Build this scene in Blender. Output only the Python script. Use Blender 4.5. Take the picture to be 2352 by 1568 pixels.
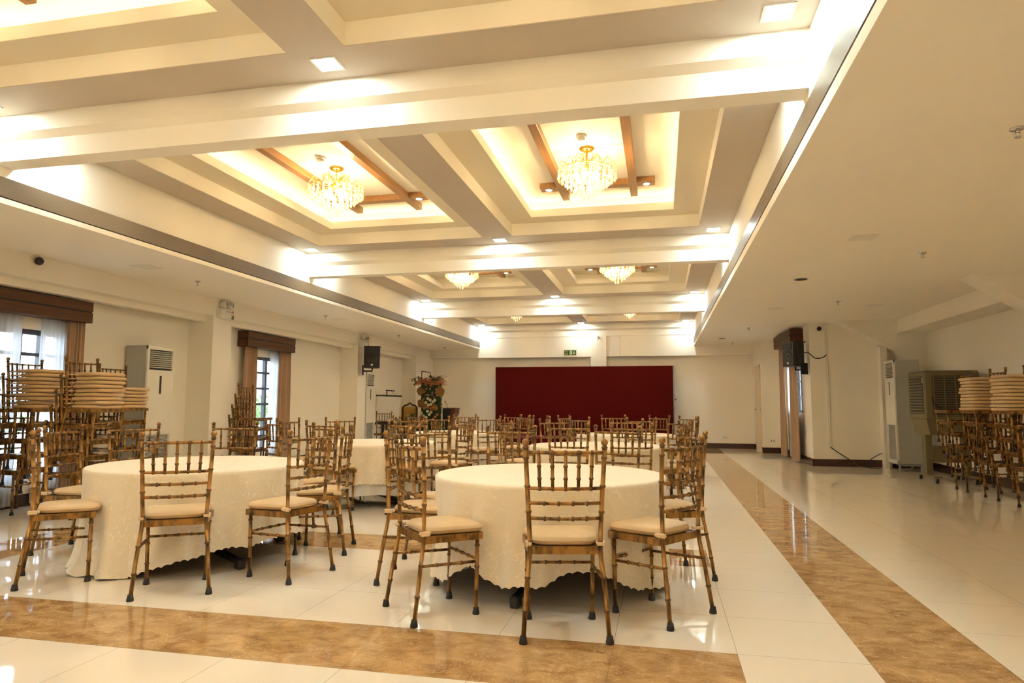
import bpy, math, random
from mathutils import Vector, Matrix
R = math.radians
D = bpy.data
scn = bpy.context.scene
COL = scn.collection
for o in list(D.objects): D.objects.remove(o, do_unlink=True)

# ---------------------------------------------------------------- camera
FPX = 1541.53
yaw, pitch, roll = 0.217764898, 0.0934474763, 0.00311673259
fw = Vector((-math.sin(yaw)*math.cos(pitch), math.cos(yaw)*math.cos(pitch), math.sin(pitch)))
rt = Vector((math.cos(yaw), math.sin(yaw), 0)); up = rt.cross(fw)
r2 = rt*math.cos(roll)+up*math.sin(roll); u2 = -rt*math.sin(roll)+up*math.cos(roll)
cam = D.objects.new('camera', D.cameras.new('camera')); COL.objects.link(cam)
cam.matrix_world = Matrix(((r2.x, u2.x, -fw.x, 0), (r2.y, u2.y, -fw.y, 0), (r2.z, u2.z, -fw.z, 1.10), (0, 0, 0, 1)))
cam.data.sensor_width = 36; cam.data.lens = FPX/2352*36
cam.data.clip_start = .02; cam.data.clip_end = 300
scn.camera = cam
scn.view_settings.view_transform = 'Standard'; scn.view_settings.look = 'None'
scn.view_settings.gamma = 1; scn.view_settings.use_curve_mapping = False
scn.view_settings.exposure = 1.62
scn.cycles.max_bounces = 14; scn.cycles.diffuse_bounces = 9; scn.cycles.transparent_max_bounces = 24
# light strengths
S_LED, S_COVE, S_BULB, S_SPOT, S_SKY = 62.0, 4.0, 125.0, 12.0, 5.0
# ---------------------------------------------------------------- daylight
w = D.worlds.new('daylight'); scn.world = w; w.use_nodes = True
nt = w.node_tree; bg = nt.nodes['Background']
sky = nt.nodes.new('ShaderNodeTexSky'); sky.sky_type = 'HOSEK_WILKIE'; sky.turbidity = 6; sky.ground_albedo = .4
sky.sun_direction = Vector((.3, -.5, .8)).normalized()
mx = nt.nodes.new('ShaderNodeMixRGB'); mx.inputs[0].default_value = .75; mx.inputs[2].default_value = (.80, .90, 1.0, 1)
nt.links.new(sky.outputs[0], mx.inputs[1]); nt.links.new(mx.outputs[0], bg.inputs[0]); bg.inputs[1].default_value = S_SKY

# ---------------------------------------------------------------- materials
def mat(name, col, rough=.5, metal=0, spec=.5, coat=0, noise=None, bump=None, alpha=None):
    m = D.materials.new(name); m.use_nodes = True; n = m.node_tree.nodes; l = m.node_tree.links
    b = n['Principled BSDF']; b.inputs['Base Color'].default_value = (*col, 1)
    b.inputs['Roughness'].default_value = rough; b.inputs['Metallic'].default_value = metal
    b.inputs['Specular IOR Level'].default_value = spec; b.inputs['Coat Weight'].default_value = coat
    if noise:                                   # (scale, second colour, lo, hi [, stretch])
        tc = n.new('ShaderNodeTexCoord'); mp = n.new('ShaderNodeMapping'); nz = n.new('ShaderNodeTexNoise'); cr = n.new('ShaderNodeMapRange'); mi = n.new('ShaderNodeMixRGB')
        if len(noise) > 4: mp.inputs['Scale'].default_value = noise[4]
        nz.inputs['Scale'].default_value = noise[0]; nz.inputs['Detail'].default_value = 5
        cr.inputs['From Min'].default_value = noise[2]; cr.inputs['From Max'].default_value = noise[3]
        l.new(tc.outputs['Object'], mp.inputs[0]); l.new(mp.outputs[0], nz.inputs[0]); l.new(nz.outputs[0], cr.inputs[0]); l.new(cr.outputs[0], mi.inputs[0])
        mi.inputs[1].default_value = (*col, 1); mi.inputs[2].default_value = (*noise[1], 1); l.new(mi.outputs[0], b.inputs['Base Color'])
    if bump:
        tc = n.new('ShaderNodeTexCoord'); nz = n.new('ShaderNodeTexNoise'); bp = n.new('ShaderNodeBump')
        nz.inputs['Scale'].default_value = bump[0]; nz.inputs['Detail'].default_value = 3; bp.inputs['Strength'].default_value = bump[1]; bp.inputs['Distance'].default_value = .01
        l.new(tc.outputs['Object'], nz.inputs[0]); l.new(nz.outputs[0], bp.inputs['Height']); l.new(bp.outputs[0], b.inputs['Normal'])
    return m
def emit(name, col, s):
    m = D.materials.new(name); m.use_nodes = True; n = m.node_tree.nodes; n.remove(n['Principled BSDF'])
    e = n.new('ShaderNodeEmission'); e.inputs[0].default_value = (*col, 1); e.inputs[1].default_value = s
    m.node_tree.links.new(e.outputs[0], n['Material Output'].inputs[0]); return m
M = {}
M['paint'] = mat('cream_paint', (.865, .825, .725), .62, noise=(1.3, (.845, .80, .70), .3, .8))
M['ceil'] = mat('ceiling_paint', (.885, .85, .755), .7, noise=(1.5, (.865, .825, .73), .3, .8))
M['band'] = mat('taupe_band', (.15, .115, .08), .4, noise=(2.0, (.13, .095, .065), .3, .7))
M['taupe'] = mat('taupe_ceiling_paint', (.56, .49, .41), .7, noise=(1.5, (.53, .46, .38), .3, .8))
M['ring'] = mat('tan_ceiling_paint', (.78, .71, .56), .7, noise=(1.5, (.76, .69, .54), .3, .8))
M['base'] = mat('dark_baseboard', (.055, .028, .02), .25)
M['gold'] = mat('antique_gold', (.37, .190, .046), .28, metal=.55, noise=(30, (.06, .030, .011), .42, .68, (1, 1, .35)))
M['goldd'] = mat('antique_gold_dark', (.15, .072, .024), .42, metal=.35)
M['rubber'] = mat('black_rubber', (.02, .018, .018), .6)
M['cush'] = mat('beige_vinyl', (.66, .475, .265), .42, noise=(9, (.60, .43, .235), .4, .7), bump=(30, .15))
M['cushd'] = mat('beige_vinyl_piping', (.50, .34, .17), .45)
M['strap'] = mat('beige_strap', (.70, .52, .31), .5)
M['black'] = mat('black_plastic', (.012, .012, .013), .42)
M['blackm'] = mat('black_metal', (.012, .012, .014), .35, metal=.3)
M['wood'] = mat('pelmet_wood', (.11, .046, .018), .5, spec=.25, noise=(6, (.062, .025, .010), .3, .75, (1, .12, 6)))
M['woodr'] = mat('pelmet_groove', (.012, .01, .009), .6)
M['wood2'] = mat('coffer_wood', (.36, .185, .065), .42, noise=(5, (.27, .13, .045), .35, .7, (6, .4, 6)))
M['curt'] = mat('curtain_cloth', (.40, .26, .165), .8, bump=(60, .1))
M['white'] = mat('white_plastic', (.78, .77, .72), .4)
M['acw'] = mat('aircon_cream', (.74, .72, .64), .38)
M['acs'] = mat('aircon_side_grey', (.40, .40, .36), .42)
M['dark'] = mat('dark_slot', (.02, .02, .02), .6)
M['grey'] = mat('grey_grille', (.30, .31, .31), .5)
M['olive'] = mat('olive_plastic', (.165, .135, .062), .45)
M['olived'] = mat('olive_dark_pad', (.035, .028, .015), .7)
M['red'] = mat('maroon_fabric', (.085, .0045, .0035), .9, spec=.1, noise=(90, (.065, .0035, .003), .4, .6))
M['redc'] = mat('red_carpet', (.22, .012, .016), .9)
M['frame'] = mat('dark_window_frame', (.035, .028, .035), .45)
M['bronze'] = mat('mahogany', (.16, .052, .022), .4, noise=(8, (.09, .03, .014), .4, .7))
M['brass'] = mat('polished_brass', (.80, .52, .14), .18, metal=1)
M['chrome'] = mat('chrome', (.6, .6, .6), .2, metal=1)
M['green'] = mat('leaf_green', (.045, .10, .025), .6, noise=(20, (.02, .05, .015), .4, .6))
M['palm'] = mat('dried_palm', (.30, .165, .045), .6)
M['orange'] = mat('orange_blossom', (.55, .20, .09), .6)
M['pink'] = mat('pink_blossom', (.42, .20, .26), .6)
M['wflow'] = mat('cream_blossom', (.72, .66, .42), .6)
M['screen'] = mat('screen_white', (.88, .86, .82), .6)
M['yellow'] = mat('yellow_fabric', (.45, .28, .05), .6)
M['exitg'] = mat('exit_green', (.012, .055, .02), .4)
M['exity'] = mat('exit_lettering', (.55, .62, .30), .4)
M['ysk'] = mat('yellow_sticker', (.80, .60, .03), .4)
M['osk'] = mat('orange_sticker', (.85, .20, .08), .4)
M['door'] = mat('door_paint', (.72, .60, .42), .45)
M['logo'] = mat('violet_badge', (.12, .10, .16), .4)
M['foliage'] = mat('outdoor_foliage', (.20, .33, .09), .7, noise=(3, (.10, .20, .05), .4, .6))
M['conc'] = mat('outdoor_concrete', (.6, .6, .58), .8)
M['led'] = emit('led_white', (.88, 1.0, .97), S_LED)
M['cove'] = emit('cove_led_warm', (1.0, .80, .48), S_COVE)
M['bulb'] = emit('bulb_warm', (1.0, .75, .40), S_BULB)
M['spot'] = emit('spot_warm', (1.0, .88, .68), S_SPOT)
# crystal: bright, thin cut glass beads lit from the bulbs within
def crystal():
    m = D.materials.new('cut_crystal'); m.use_nodes = True; n = m.node_tree.nodes; l = m.node_tree.links; n.remove(n['Principled BSDF'])
    t = n.new('ShaderNodeBsdfTranslucent'); t.inputs[0].default_value = (1, .93, .78, 1)
    g = n.new('ShaderNodeBsdfGlossy'); g.inputs[0].default_value = (1, .95, .85, 1); g.inputs['Roughness'].default_value = .12
    p = n.new('ShaderNodeBsdfTransparent'); p.inputs[0].default_value = (1, .97, .9, 1)
    a = n.new('ShaderNodeMixShader'); a.inputs[0].default_value = .45; l.new(t.outputs[0], a.inputs[1]); l.new(g.outputs[0], a.inputs[2])
    b = n.new('ShaderNodeMixShader'); b.inputs[0].default_value = .35; l.new(a.outputs[0], b.inputs[1]); l.new(p.outputs[0], b.inputs[2])
    l.new(b.outputs[0], n['Material Output'].inputs[0]); return m
M['crystal'] = crystal()
def sheer():
    m = D.materials.new('sheer_voile'); m.use_nodes = True; n = m.node_tree.nodes; l = m.node_tree.links; n.remove(n['Principled BSDF'])
    t = n.new('ShaderNodeBsdfTranslucent'); t.inputs[0].default_value = (.85, .87, .9, 1)
    d = n.new('ShaderNodeBsdfDiffuse'); d.inputs[0].default_value = (.8, .8, .8, 1)
    p = n.new('ShaderNodeBsdfTransparent')
    a = n.new('ShaderNodeMixShader'); a.inputs[0].default_value = .5; l.new(t.outputs[0], a.inputs[1]); l.new(d.outputs[0], a.inputs[2])
    b = n.new('ShaderNodeMixShader'); b.inputs[0].default_value = .35; l.new(a.outputs[0], b.inputs[1]); l.new(p.outputs[0], b.inputs[2])
    l.new(b.outputs[0], n['Material Output'].inputs[0]); return m
M['sheer'] = sheer()
def glass():
    m = D.materials.new('window_glass'); m.use_nodes = True; n = m.node_tree.nodes; l = m.node_tree.links; n.remove(n['Principled BSDF'])
    g = n.new('ShaderNodeBsdfGlossy'); g.inputs['Roughness'].default_value = .02
    p = n.new('ShaderNodeBsdfTransparent'); p.inputs[0].default_value = (.93, .97, 1, 1)
    b = n.new('ShaderNodeMixShader'); b.inputs[0].default_value = .06; l.new(p.outputs[0], b.inputs[1]); l.new(g.outputs[0], b.inputs[2])
    l.new(b.outputs[0], n['Material Output'].inputs[0]); return m
M['glass'] = glass()
def cloth():
    m = D.materials.new('ivory_damask'); m.use_nodes = True; n = m.node_tree.nodes; l = m.node_tree.links
    b = n['Principled BSDF']; b.inputs['Roughness'].default_value = .6; b.inputs['Sheen Weight'].default_value = .2
    tc = n.new('ShaderNodeTexCoord'); nz = n.new('ShaderNodeTexNoise'); nz.inputs['Scale'].default_value = 7.5; nz.inputs['Detail'].default_value = 0; nz.inputs['Distortion'].default_value = 2.6
    l.new(tc.outputs['Object'], nz.inputs[0])
    s = n.new('ShaderNodeMath'); s.operation = 'SUBTRACT'; s.inputs[1].default_value = .52; l.new(nz.outputs[0], s.inputs[0])
    a = n.new('ShaderNodeMath'); a.operation = 'ABSOLUTE'; l.new(s.outputs[0], a.inputs[0])
    r = n.new('ShaderNodeMapRange'); r.inputs['From Min'].default_value = .008; r.inputs['From Max'].default_value = .020; r.inputs['To Min'].default_value = 1; r.inputs['To Max'].default_value = 0; l.new(a.outputs[0], r.inputs[0])
    mi = n.new('ShaderNodeMixRGB'); mi.inputs[1].default_value = (.82, .72, .545, 1); mi.inputs[2].default_value = (.92, .84, .69, 1); l.new(r.outputs[0], mi.inputs[0])
    l.new(mi.outputs[0], b.inputs['Base Color'])
    ro = n.new('ShaderNodeMapRange'); ro.inputs['To Min'].default_value = .62; ro.inputs['To Max'].default_value = .38; l.new(r.outputs[0], ro.inputs[0]); l.new(ro.outputs[0], b.inputs['Roughness'])
    n2 = n.new('ShaderNodeTexNoise'); n2.inputs['Scale'].default_value = 9; n2.inputs['Detail'].default_value = 4; bp = n.new('ShaderNodeBump'); bp.inputs['Strength'].default_value = .35; bp.inputs['Distance'].default_value = .012
    l.new(tc.outputs['Object'], n2.inputs[0]); l.new(n2.outputs[0], bp.inputs['Height']); l.new(bp.outputs[0], b.inputs['Normal'])
    return m
M['cloth'] = cloth()
def floor_mat():
    m = D.materials.new('polished_tiles'); m.use_nodes = True; n = m.node_tree.nodes; l = m.node_tree.links
    b = n['Principled BSDF']; tc = n.new('ShaderNodeTexCoord'); sp = n.new('ShaderNodeSeparateXYZ'); l.new(tc.outputs['Object'], sp.inputs[0])
    def mth(op, a, c=None, d=None):
        k = n.new('ShaderNodeMath'); k.operation = op
        for i, v in enumerate((a, c, d)):
            if v is None: continue
            if isinstance(v, (int, float)): k.inputs[i].default_value = v
            else: l.new(v, k.inputs[i])
        return k.outputs[0]
    T = .545; X, Y = sp.outputs[0], sp.outputs[1]
    fx = mth('FLOORED_MODULO', mth('DIVIDE', mth('SUBTRACT', X, .8575), T), 1.0); fy = mth('FLOORED_MODULO', mth('DIVIDE', mth('SUBTRACT', Y, 3.24), T), 1.0)
    def edge(f): return mth('LESS_THAN', mth('MINIMUM', f, mth('SUBTRACT', 1.0, f)), .0028)
    grout = mth('MAXIMUM', edge(fx), edge(fy))
    def between(v, a, c): return mth('MULTIPLY', mth('GREATER_THAN', v, a), mth('LESS_THAN', v, c))
    s1 = mth('MAXIMUM', between(X, .8575, 1.405), between(X, -5.14, -4.59))
    cy = mth('FLOORED_MODULO', mth('SUBTRACT', Y, 2.695), T*4)
    s2 = mth('MULTIPLY', mth('LESS_THAN', cy, T), between(X, -4.04, .3125))
    strip = mth('MAXIMUM', s1, s2)
    # marble veins
    mp = n.new('ShaderNodeMapping'); mp.inputs['Scale'].default_value = (1, 1.6, 1); mp.inputs['Rotation'].default_value = (0, 0, .5); l.new(tc.outputs['Object'], mp.inputs[0])
    nz = n.new('ShaderNodeTexNoise'); nz.inputs['Scale'].default_value = 7; nz.inputs['Detail'].default_value = 6; nz.inputs['Distortion'].default_value = .8; l.new(mp.outputs[0], nz.inputs[0])
    ve = n.new('ShaderNodeTexNoise'); ve.inputs['Scale'].default_value = 9; ve.inputs['Detail'].default_value = 3; ve.inputs['Distortion'].default_value = 2.5; l.new(mp.outputs[0], ve.inputs[0])
    vv = mth('ABSOLUTE', mth('SUBTRACT', ve.outputs[0], .5)); vr = n.new('ShaderNodeMapRange'); vr.inputs['From Max'].default_value = .02; vr.inputs['To Min'].default_value = .55; vr.inputs['To Max'].default_value = 0; l.new(vv, vr.inputs[0])
    cr = n.new('ShaderNodeMixRGB'); cr.inputs[1].default_value = (.33, .175, .065, 1); cr.inputs[2].default_value = (.56, .35, .15, 1); mr = n.new('ShaderNodeMapRange'); mr.inputs['From Min'].default_value = .35; mr.inputs['From Max'].default_value = .65; l.new(nz.outputs[0], mr.inputs[0]); l.new(mr.outputs[0], cr.inputs[0])
    cv = n.new('ShaderNodeMixRGB'); cv.inputs[2].default_value = (.80, .62, .38, 1); l.new(vr.outputs[0], cv.inputs[0]); l.new(cr.outputs[0], cv.inputs[1])
    n3 = n.new('ShaderNodeTexNoise'); n3.inputs['Scale'].default_value = 2.2; n3.inputs['Detail'].default_value = 4; l.new(mp.outputs[0], n3.inputs[0])
    wt = n.new('ShaderNodeMixRGB'); wt.inputs[1].default_value = (.87, .80, .68, 1); wt.inputs[2].default_value = (.84, .76, .635, 1); l.new(n3.outputs[0], wt.inputs[0])
    a = n.new('ShaderNodeMixRGB'); l.new(strip, a.inputs[0]); l.new(wt.outputs[0], a.inputs[1]); l.new(cv.outputs[0], a.inputs[2])
    c = n.new('ShaderNodeMixRGB'); l.new(mth('MULTIPLY', grout, .62), c.inputs[0]); l.new(a.outputs[0], c.inputs[1]); c.inputs[2].default_value = (.22, .15, .09, 1)
    l.new(c.outputs[0], b.inputs['Base Color']); b.inputs['Roughness'].default_value = .04; b.inputs['Specular IOR Level'].default_value = .62
    n4 = n.new('ShaderNodeTexNoise'); n4.inputs['Scale'].default_value = 3.5; bp = n.new('ShaderNodeBump'); bp.inputs['Strength'].default_value = .018; bp.inputs['Distance'].default_value = .01; l.new(tc.outputs['Object'], n4.inputs[0]); l.new(n4.outputs[0], bp.inputs['Height']); l.new(bp.outputs[0], b.inputs['Normal'])
    return m
M['floor'] = floor_mat()

# ---------------------------------------------------------------- helpers
class MB:
    def __init__(s): s.v = []; s.f = []; s.m = []; s.sm = []
    def add(s, vs, fs, mi=0, smooth=False):
        o = len(s.v); s.v += [tuple(v) for v in vs]; s.f += [tuple(i+o for i in f) for f in fs]; s.m += [mi]*len(fs); s.sm += [smooth]*len(fs); return s
    def box(s, x0, x1, y0, y1, z0, z1, mi=0, T=None):
        vs = [Vector((x, y, z)) for z in (z0, z1) for y in (y0, y1) for x in (x0, x1)]
        if T: vs = [T @ v for v in vs]
        return s.add(vs, [(0, 2, 3, 1), (4, 5, 7, 6), (0, 1, 5, 4), (2, 6, 7, 3), (0, 4, 6, 2), (1, 3, 7, 5)], mi)
    def bbox(s, x0, x1, y0, y1, z0, z1, b=.004, mi=0, T=None):   # box with chamfered vertical+horizontal edges
        vs = []; 
        for z, i in ((z0, b), (z0+b, 0), (z1-b, 0), (z1, b)):
            for (x, y) in ((x0+b, y0+i), (x1-b, y0+i), (x1-i, y0+b), (x1-i, y1-b), (x1-b, y1-i), (x0+b, y1-i), (x0+i, y1-b), (x0+i, y0+b)): vs.append(Vector((x, y, z)))
        if T: vs = [T @ v for v in vs]
        fs = [tuple(reversed(range(8))), tuple(range(24, 32))]
        for k in range(3):
            for i in range(8): j = (i+1) % 8; fs.append((k*8+i, k*8+j, k*8+8+j, k*8+8+i))
        return s.add(vs, fs, mi)
    def tube(s, pts, rad, n=8, mi=0, smooth=True, caps=True, mis=None):
        pts = [Vector(p) for p in pts]; k = len(pts)
        rad = rad if isinstance(rad, (list, tuple)) else [rad]*k
        vs = []; fs = []; ref = None
        for i, p in enumerate(pts):
            d = (pts[min(i+1, k-1)]-pts[max(i-1, 0)]).normalized()
            if ref is None: ref = Vector((0, 0, 1)) if abs(d.z) < .9 else Vector((1, 0, 0))
            a = d.cross(ref).normalized(); b = a.cross(d)
            ref = b if abs(d.dot(b)) < .9 else ref
            for j in range(n): t = 2*math.pi*j/n; vs.append(p+(a*math.cos(t)+b*math.sin(t))*rad[i])
        o = len(s.v); s.v += [tuple(v) for v in vs]
        for i in range(k-1):
            mm = mis[i] if mis else mi
            for j in range(n):
                q = (j+1) % n; s.f.append((o+i*n+j, o+i*n+q, o+(i+1)*n+q, o+(i+1)*n+j)); s.m.append(mm); s.sm.append(smooth)
        if caps:
            s.f.append(tuple(o+j for j in reversed(range(n)))); s.m.append(mis[0] if mis else mi); s.sm.append(False)
            s.f.append(tuple(o+(k-1)*n+j for j in range(n))); s.m.append(mis[-1] if mis else mi); s.sm.append(False)
        return s
    def ball(s, c, r, n=10, m=6, mi=0, sz=1):
        pts = []; rr = []
        for i in range(m+1):
            t = math.pi*i/m; pts.append((c[0], c[1], c[2]-r*sz*math.cos(t))); rr.append(max(r*math.sin(t), 1e-4))
        return s.lathe(c, [(rr[i], -r*sz*math.cos(math.pi*i/m)) for i in range(m+1)], n, mi)
    def lathe(s, c, prof, n=16, mi=0, T=None, smooth=True):
        vs = []; fs = []
        for (r, z) in prof:
            for j in range(n):
                t = 2*math.pi*j/n; v = Vector((r*math.cos(t), r*math.sin(t), z))
                if T: v = T @ v
                vs.append((c[0]+v.x, c[1]+v.y, c[2]+v.z))
        for i in range(len(prof)-1):
            for j in range(n): q = (j+1) % n; fs.append((i*n+j, i*n+q, (i+1)*n+q, (i+1)*n+j))
        fs.append(tuple(reversed(range(n)))); fs.append(tuple((len(prof)-1)*n+j for j in range(n)))
        return s.add(vs, fs, mi, smooth)
    def prism(s, poly, a0, a1, axis='y', mi=0):
        def P(p, a): return {'y': (p[0], a, p[1]), 'x': (a, p[0], p[1]), 'z': (p[0], p[1], a)}[axis]
        n = len(poly); vs = [P(p, a0) for p in poly]+[P(p, a1) for p in poly]
        return s.add(vs, [tuple(range(n)), tuple(reversed(range(n, 2*n)))]+[(i, (i+1) % n, n+(i+1) % n, n+i) for i in range(n)], mi)
    def mesh(s, name, mats):
        me = D.meshes.new(name); me.from_pydata(s.v, [], s.f)
        for k in (mats if isinstance(mats, (list, tuple)) else [mats]): me.materials.append(M[k])
        me.polygons.foreach_set('material_index', s.m); me.polygons.foreach_set('use_smooth', s.sm); me.update(); return me
    def build(s, name, mats, parent=None, loc=None, rz=0):
        o = D.objects.new(name, s.mesh(name, mats)); COL.objects.link(o)
        if parent: o.parent = parent
        if loc: o.location = loc
        if rz: o.rotation_euler.z = rz
        return o
def tag(o, label=None, cat=None, group=None, kind=None):
    if label: o['label'] = label
    if cat: o['category'] = cat
    if group: o['group'] = group
    if kind: o['kind'] = kind
    return o
def struct(name, mb, mats): return tag(mb.build(name, mats), kind='structure')
def empty(name, loc, rz=0, **k):
    o = D.objects.new(name, None); o.empty_display_size = .05; COL.objects.link(o); o.location = loc; o.rotation_euler.z = rz; return tag(o, **k)
def copy_tree(o, parent=None):
    c = o.copy(); COL.objects.link(c)
    if parent: c.parent = parent
    for ch in KIDS.get(o.name, []): copy_tree_rec(ch, c)
    return c
KIDS = {}
def copy_tree_rec(o, p):
    c = o.copy(); COL.objects.link(c); c.parent = p
    for ch in KIDS.get(o.name, []): copy_tree_rec(ch, c)
def reg():
    KIDS.clear(); bykid = {}
    for o in D.objects:
        if o.parent: bykid.setdefault(o.parent.name, []).append(o)
    KIDS.update(bykid)
def dup(root, loc, rz=0, label=None, group=None):
    c = copy_tree(root); c.location = loc; c.rotation_euler.z = rz
    if label: c['label'] = label
    if group: c['group'] = group
    return c
# ================================================================ ROOM
XL, XR = -4.925, .865          # walls of the raised ceiling trough
ZS, ZB, ZC, ZR, ZT = 2.612, 2.918, 3.255, 3.41, 3.64
Y0, YE = -6.2, 18.05           # behind the camera, back wall
def cells(mb, x0, x1, y0, y1, z0, z1, holes, mi=0):
    xs = sorted({x0, x1, *[h[0] for h in holes], *[h[1] for h in holes]}); ys = sorted({y0, y1, *[h[2] for h in holes], *[h[3] for h in holes]})
    for i in range(len(xs)-1):
        for j in range(len(ys)-1):
            cx, cy = (xs[i]+xs[i+1])/2, (ys[j]+ys[j+1])/2
            if x0 < cx < x1 and y0 < cy < y1 and not any(h[0] < cx < h[1] and h[2] < cy < h[3] for h in holes): mb.box(xs[i], xs[i+1], ys[j], ys[j+1], z0, z1, mi)
# floor
struct('floor', MB().box(-7.6, 5.2, Y0-.2, YE+.2, -.12, 0), 'floor')
# bays between the cross beams: (first, last) Y of each bay
beams = [-5.33, -.63, 4.07, 8.765, 13.47, 17.93]
bays = [(-.49, 3.93), (4.21, 8.62), (8.91, 13.33), (13.61, 17.79), (-5.19, -.77)]
coff = []
for bi, (a, b) in enumerate(bays):
    for cx in (-3.375, -.672): coff.append((bi, cx, (a+b)/2, (b-a)/2-.37))
outer = [(cx-1.16, cx+1.16, cy-h, cy+h) for _, cx, cy, h in coff]
inner = [(cx-.857, cx+.857, cy-h+.28, cy+h-.26) for _, cx, cy, h in coff]
cov = [(a-.2, b+.2, c-.2, d+.2) for a, b, c, d in inner]
cm = MB()
cells(cm, XL-.3, XR+.3, Y0, YE, ZC, ZR, outer)
cells(cm, XL-.3, XR+.3, Y0, YE, ZR, ZR+.02, inner)
cells(cm, XL-.3, XR+.3, Y0, YE, ZR+.02, ZT, cov)
cm.box(XL-.3, XR+.3, Y0, YE, ZT, ZT+.1)
for a, b, c, d in inner:                                            # upstand that hides each cove strip
    for q in ((a-.018, a, c-.018, d+.018), (b, b+.018, c-.018, d+.018), (a, b, c-.018, c), (a, b, d, d+.018)): cm.box(*q, ZR+.02, ZR+.088)
struct('ceiling', cm, 'ceil')
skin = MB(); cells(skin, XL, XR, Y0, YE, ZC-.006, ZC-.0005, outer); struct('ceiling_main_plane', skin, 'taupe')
skin = MB(); cells(skin, XL, XR, Y0, YE, ZR-.005, ZR-.0005, [(-9, XL+.1, -9, 99)]) if 0 else None
for (oa, ob, oc, od), inn in zip(outer, inner): cells(skin, oa, ob, oc, od, ZR-.005, ZR-.0005, [inn])
struct('ceiling_coffer_rings', skin, 'ring')
# low ceilings at both sides, with the space above them closed
low = MB(); low.box(-7.6, -4.865, Y0, YE, ZS, ZS+.04); low.box(.855, 5.2, Y0, YE, ZS, ZS+.04)
low.box(XL-.3, XL, Y0, YE, ZS+.04, ZC); low.box(XR, XR+.3, Y0, YE, ZS+.04, ZC)
struct('ceiling_low', low, 'ceil')
for nm, xa, xb, sg in (('left', -4.925, -4.872, 1), ('right', .872, .825+.04, -1)):
    pass
struct('trim_1', MB().box(-4.93, -4.866, Y0, 17.86, 2.664, 2.814), 'band')
struct('trim_2', MB().box(.852, .93, Y0, 17.86, 2.694, 2.842).box(.866, .93, Y0, 17.86, 2.68, 2.70), 'band')
struct('trim_3', MB().box(-4.93, -4.864, Y0, 17.86, ZS-.001, 2.654), 'ceil')
struct('trim_4', MB().box(.854, .93, Y0, 17.86, ZS-.001, 2.682), 'ceil')
# stepped cross beams
bm = MB()
for y in beams: bm.prism([(y-.14, ZC+.01), (y-.14, 3.112), (y-.085, 3.068), (y-.085, ZB), (y+.085, ZB), (y+.085, 3.068), (y+.14, 3.112), (y+.14, ZC+.01)], XL, XR, 'x')
struct('ceiling_beams', bm, 'ceil')
# back wall and its beam, central pilaster
struct('wall_back', MB().box(-7.6, 5.2, YE, YE+.2, 0, 3.4), 'paint')
struct('trim_5', MB().box(-6.28, 2.36, 17.86, YE, 2.372, ZB+.02), 'paint')
struct('trim_6', MB().box(-1.80, -1.39, 17.82, YE, 0, 2.93), 'paint')
struct('wall_front', MB().box(-7.6, 5.2, Y0-.2, Y0, 0, 3.8), 'paint')
# left wall with window openings
WL = -6.68
wins = [(5.60, 6.43, .28, 1.90), (10.18, 10.86, .28, 1.90), (.9, 1.8, .28, 1.9), (-3.8, -2.9, .28, 1.9)]
lw = MB(); ys = [Y0]+[v for w_ in sorted(wins) for v in w_[:2]]+[16.9]
for i in range(0, len(ys), 2): lw.box(WL-.2, WL, ys[i], ys[i+1], 0, ZS)
for w_ in wins: lw.box(WL-.2, WL, w_[0], w_[1], 0, w_[2]); lw.box(WL-.2, WL, w_[0], w_[1], w_[3], ZS)
lw.box(WL-.2, -6.28, 16.7, YE, 0, ZS)
lw.box(-7.4, WL-.2, 13.7, YE, 0, ZS)
struct('wall_left', lw, 'paint')
# left longitudinal beam with its stepped lip, and columns
lb = MB(); lb.box(-6.40, -6.28, Y0, 16.75, 2.37, ZS+.01); lb.box(-6.52, -6.40, Y0, 16.75, 2.285, ZS+.01)
for y in (-.95, 3.75, 8.45, 13.2): lb.box(WL-.02, -6.279, y, y+.42, 0, ZS+.005)
struct('wall_left_columns', lb, 'paint')
# right side
rw = MB()
rw.box(2.30, 2.5, 16.55, YE, 0, ZS)                     # wall with the narrow door
rw.box(2.5, 2.9, 16.55, YE, 0, ZS)
rw.box(2.70, 4.55, 13.28, 13.5, 0, ZS)                  # wall that faces the hall's front
rw.box(4.55, 4.75, Y0, 13.5, 0, ZS)                     # wall behind the stacked chairs
rw.box(4.16, 4.56, 8.58, 8.92, 0, ZS); rw.box(4.16, 4.56, 3.9, 4.24, 0, ZS)
rw.box(4.09, 4.56, -1.0, 13.3, 2.37, ZS+.01)            # beam along that wall
rw.prism([(3.12, ZS+.01), (4.6, ZS+.01), (4.6, 1.55), (4.28, 1.72), (4.08, 2.05)], 12.95, 13.30, 'y')
rw.prism([(3.50, ZS+.01), (4.6, ZS+.01), (4.6, 1.9), (4.15, 2.20)], 8.565, 8.935, 'y')
rw.box(3.84, 3.95, 13.10, 13.30, 0, 2.14)
struct('wall_right', rw, 'paint')
wr = MB()
wy0, wy1, wz0, wz1 = 14.02, 15.60, .95, 1.9
wr.box(2.70, 2.9, 13.5, wy0, 0, ZS); wr.box(2.70, 2.9, wy1, 16.55, 0, ZS); wr.box(2.70, 2.9, wy0, wy1, 0, wz0); wr.box(2.70, 2.9, wy0, wy1, wz1, ZS)
struct('wall_right_window', wr, 'paint')
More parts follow.
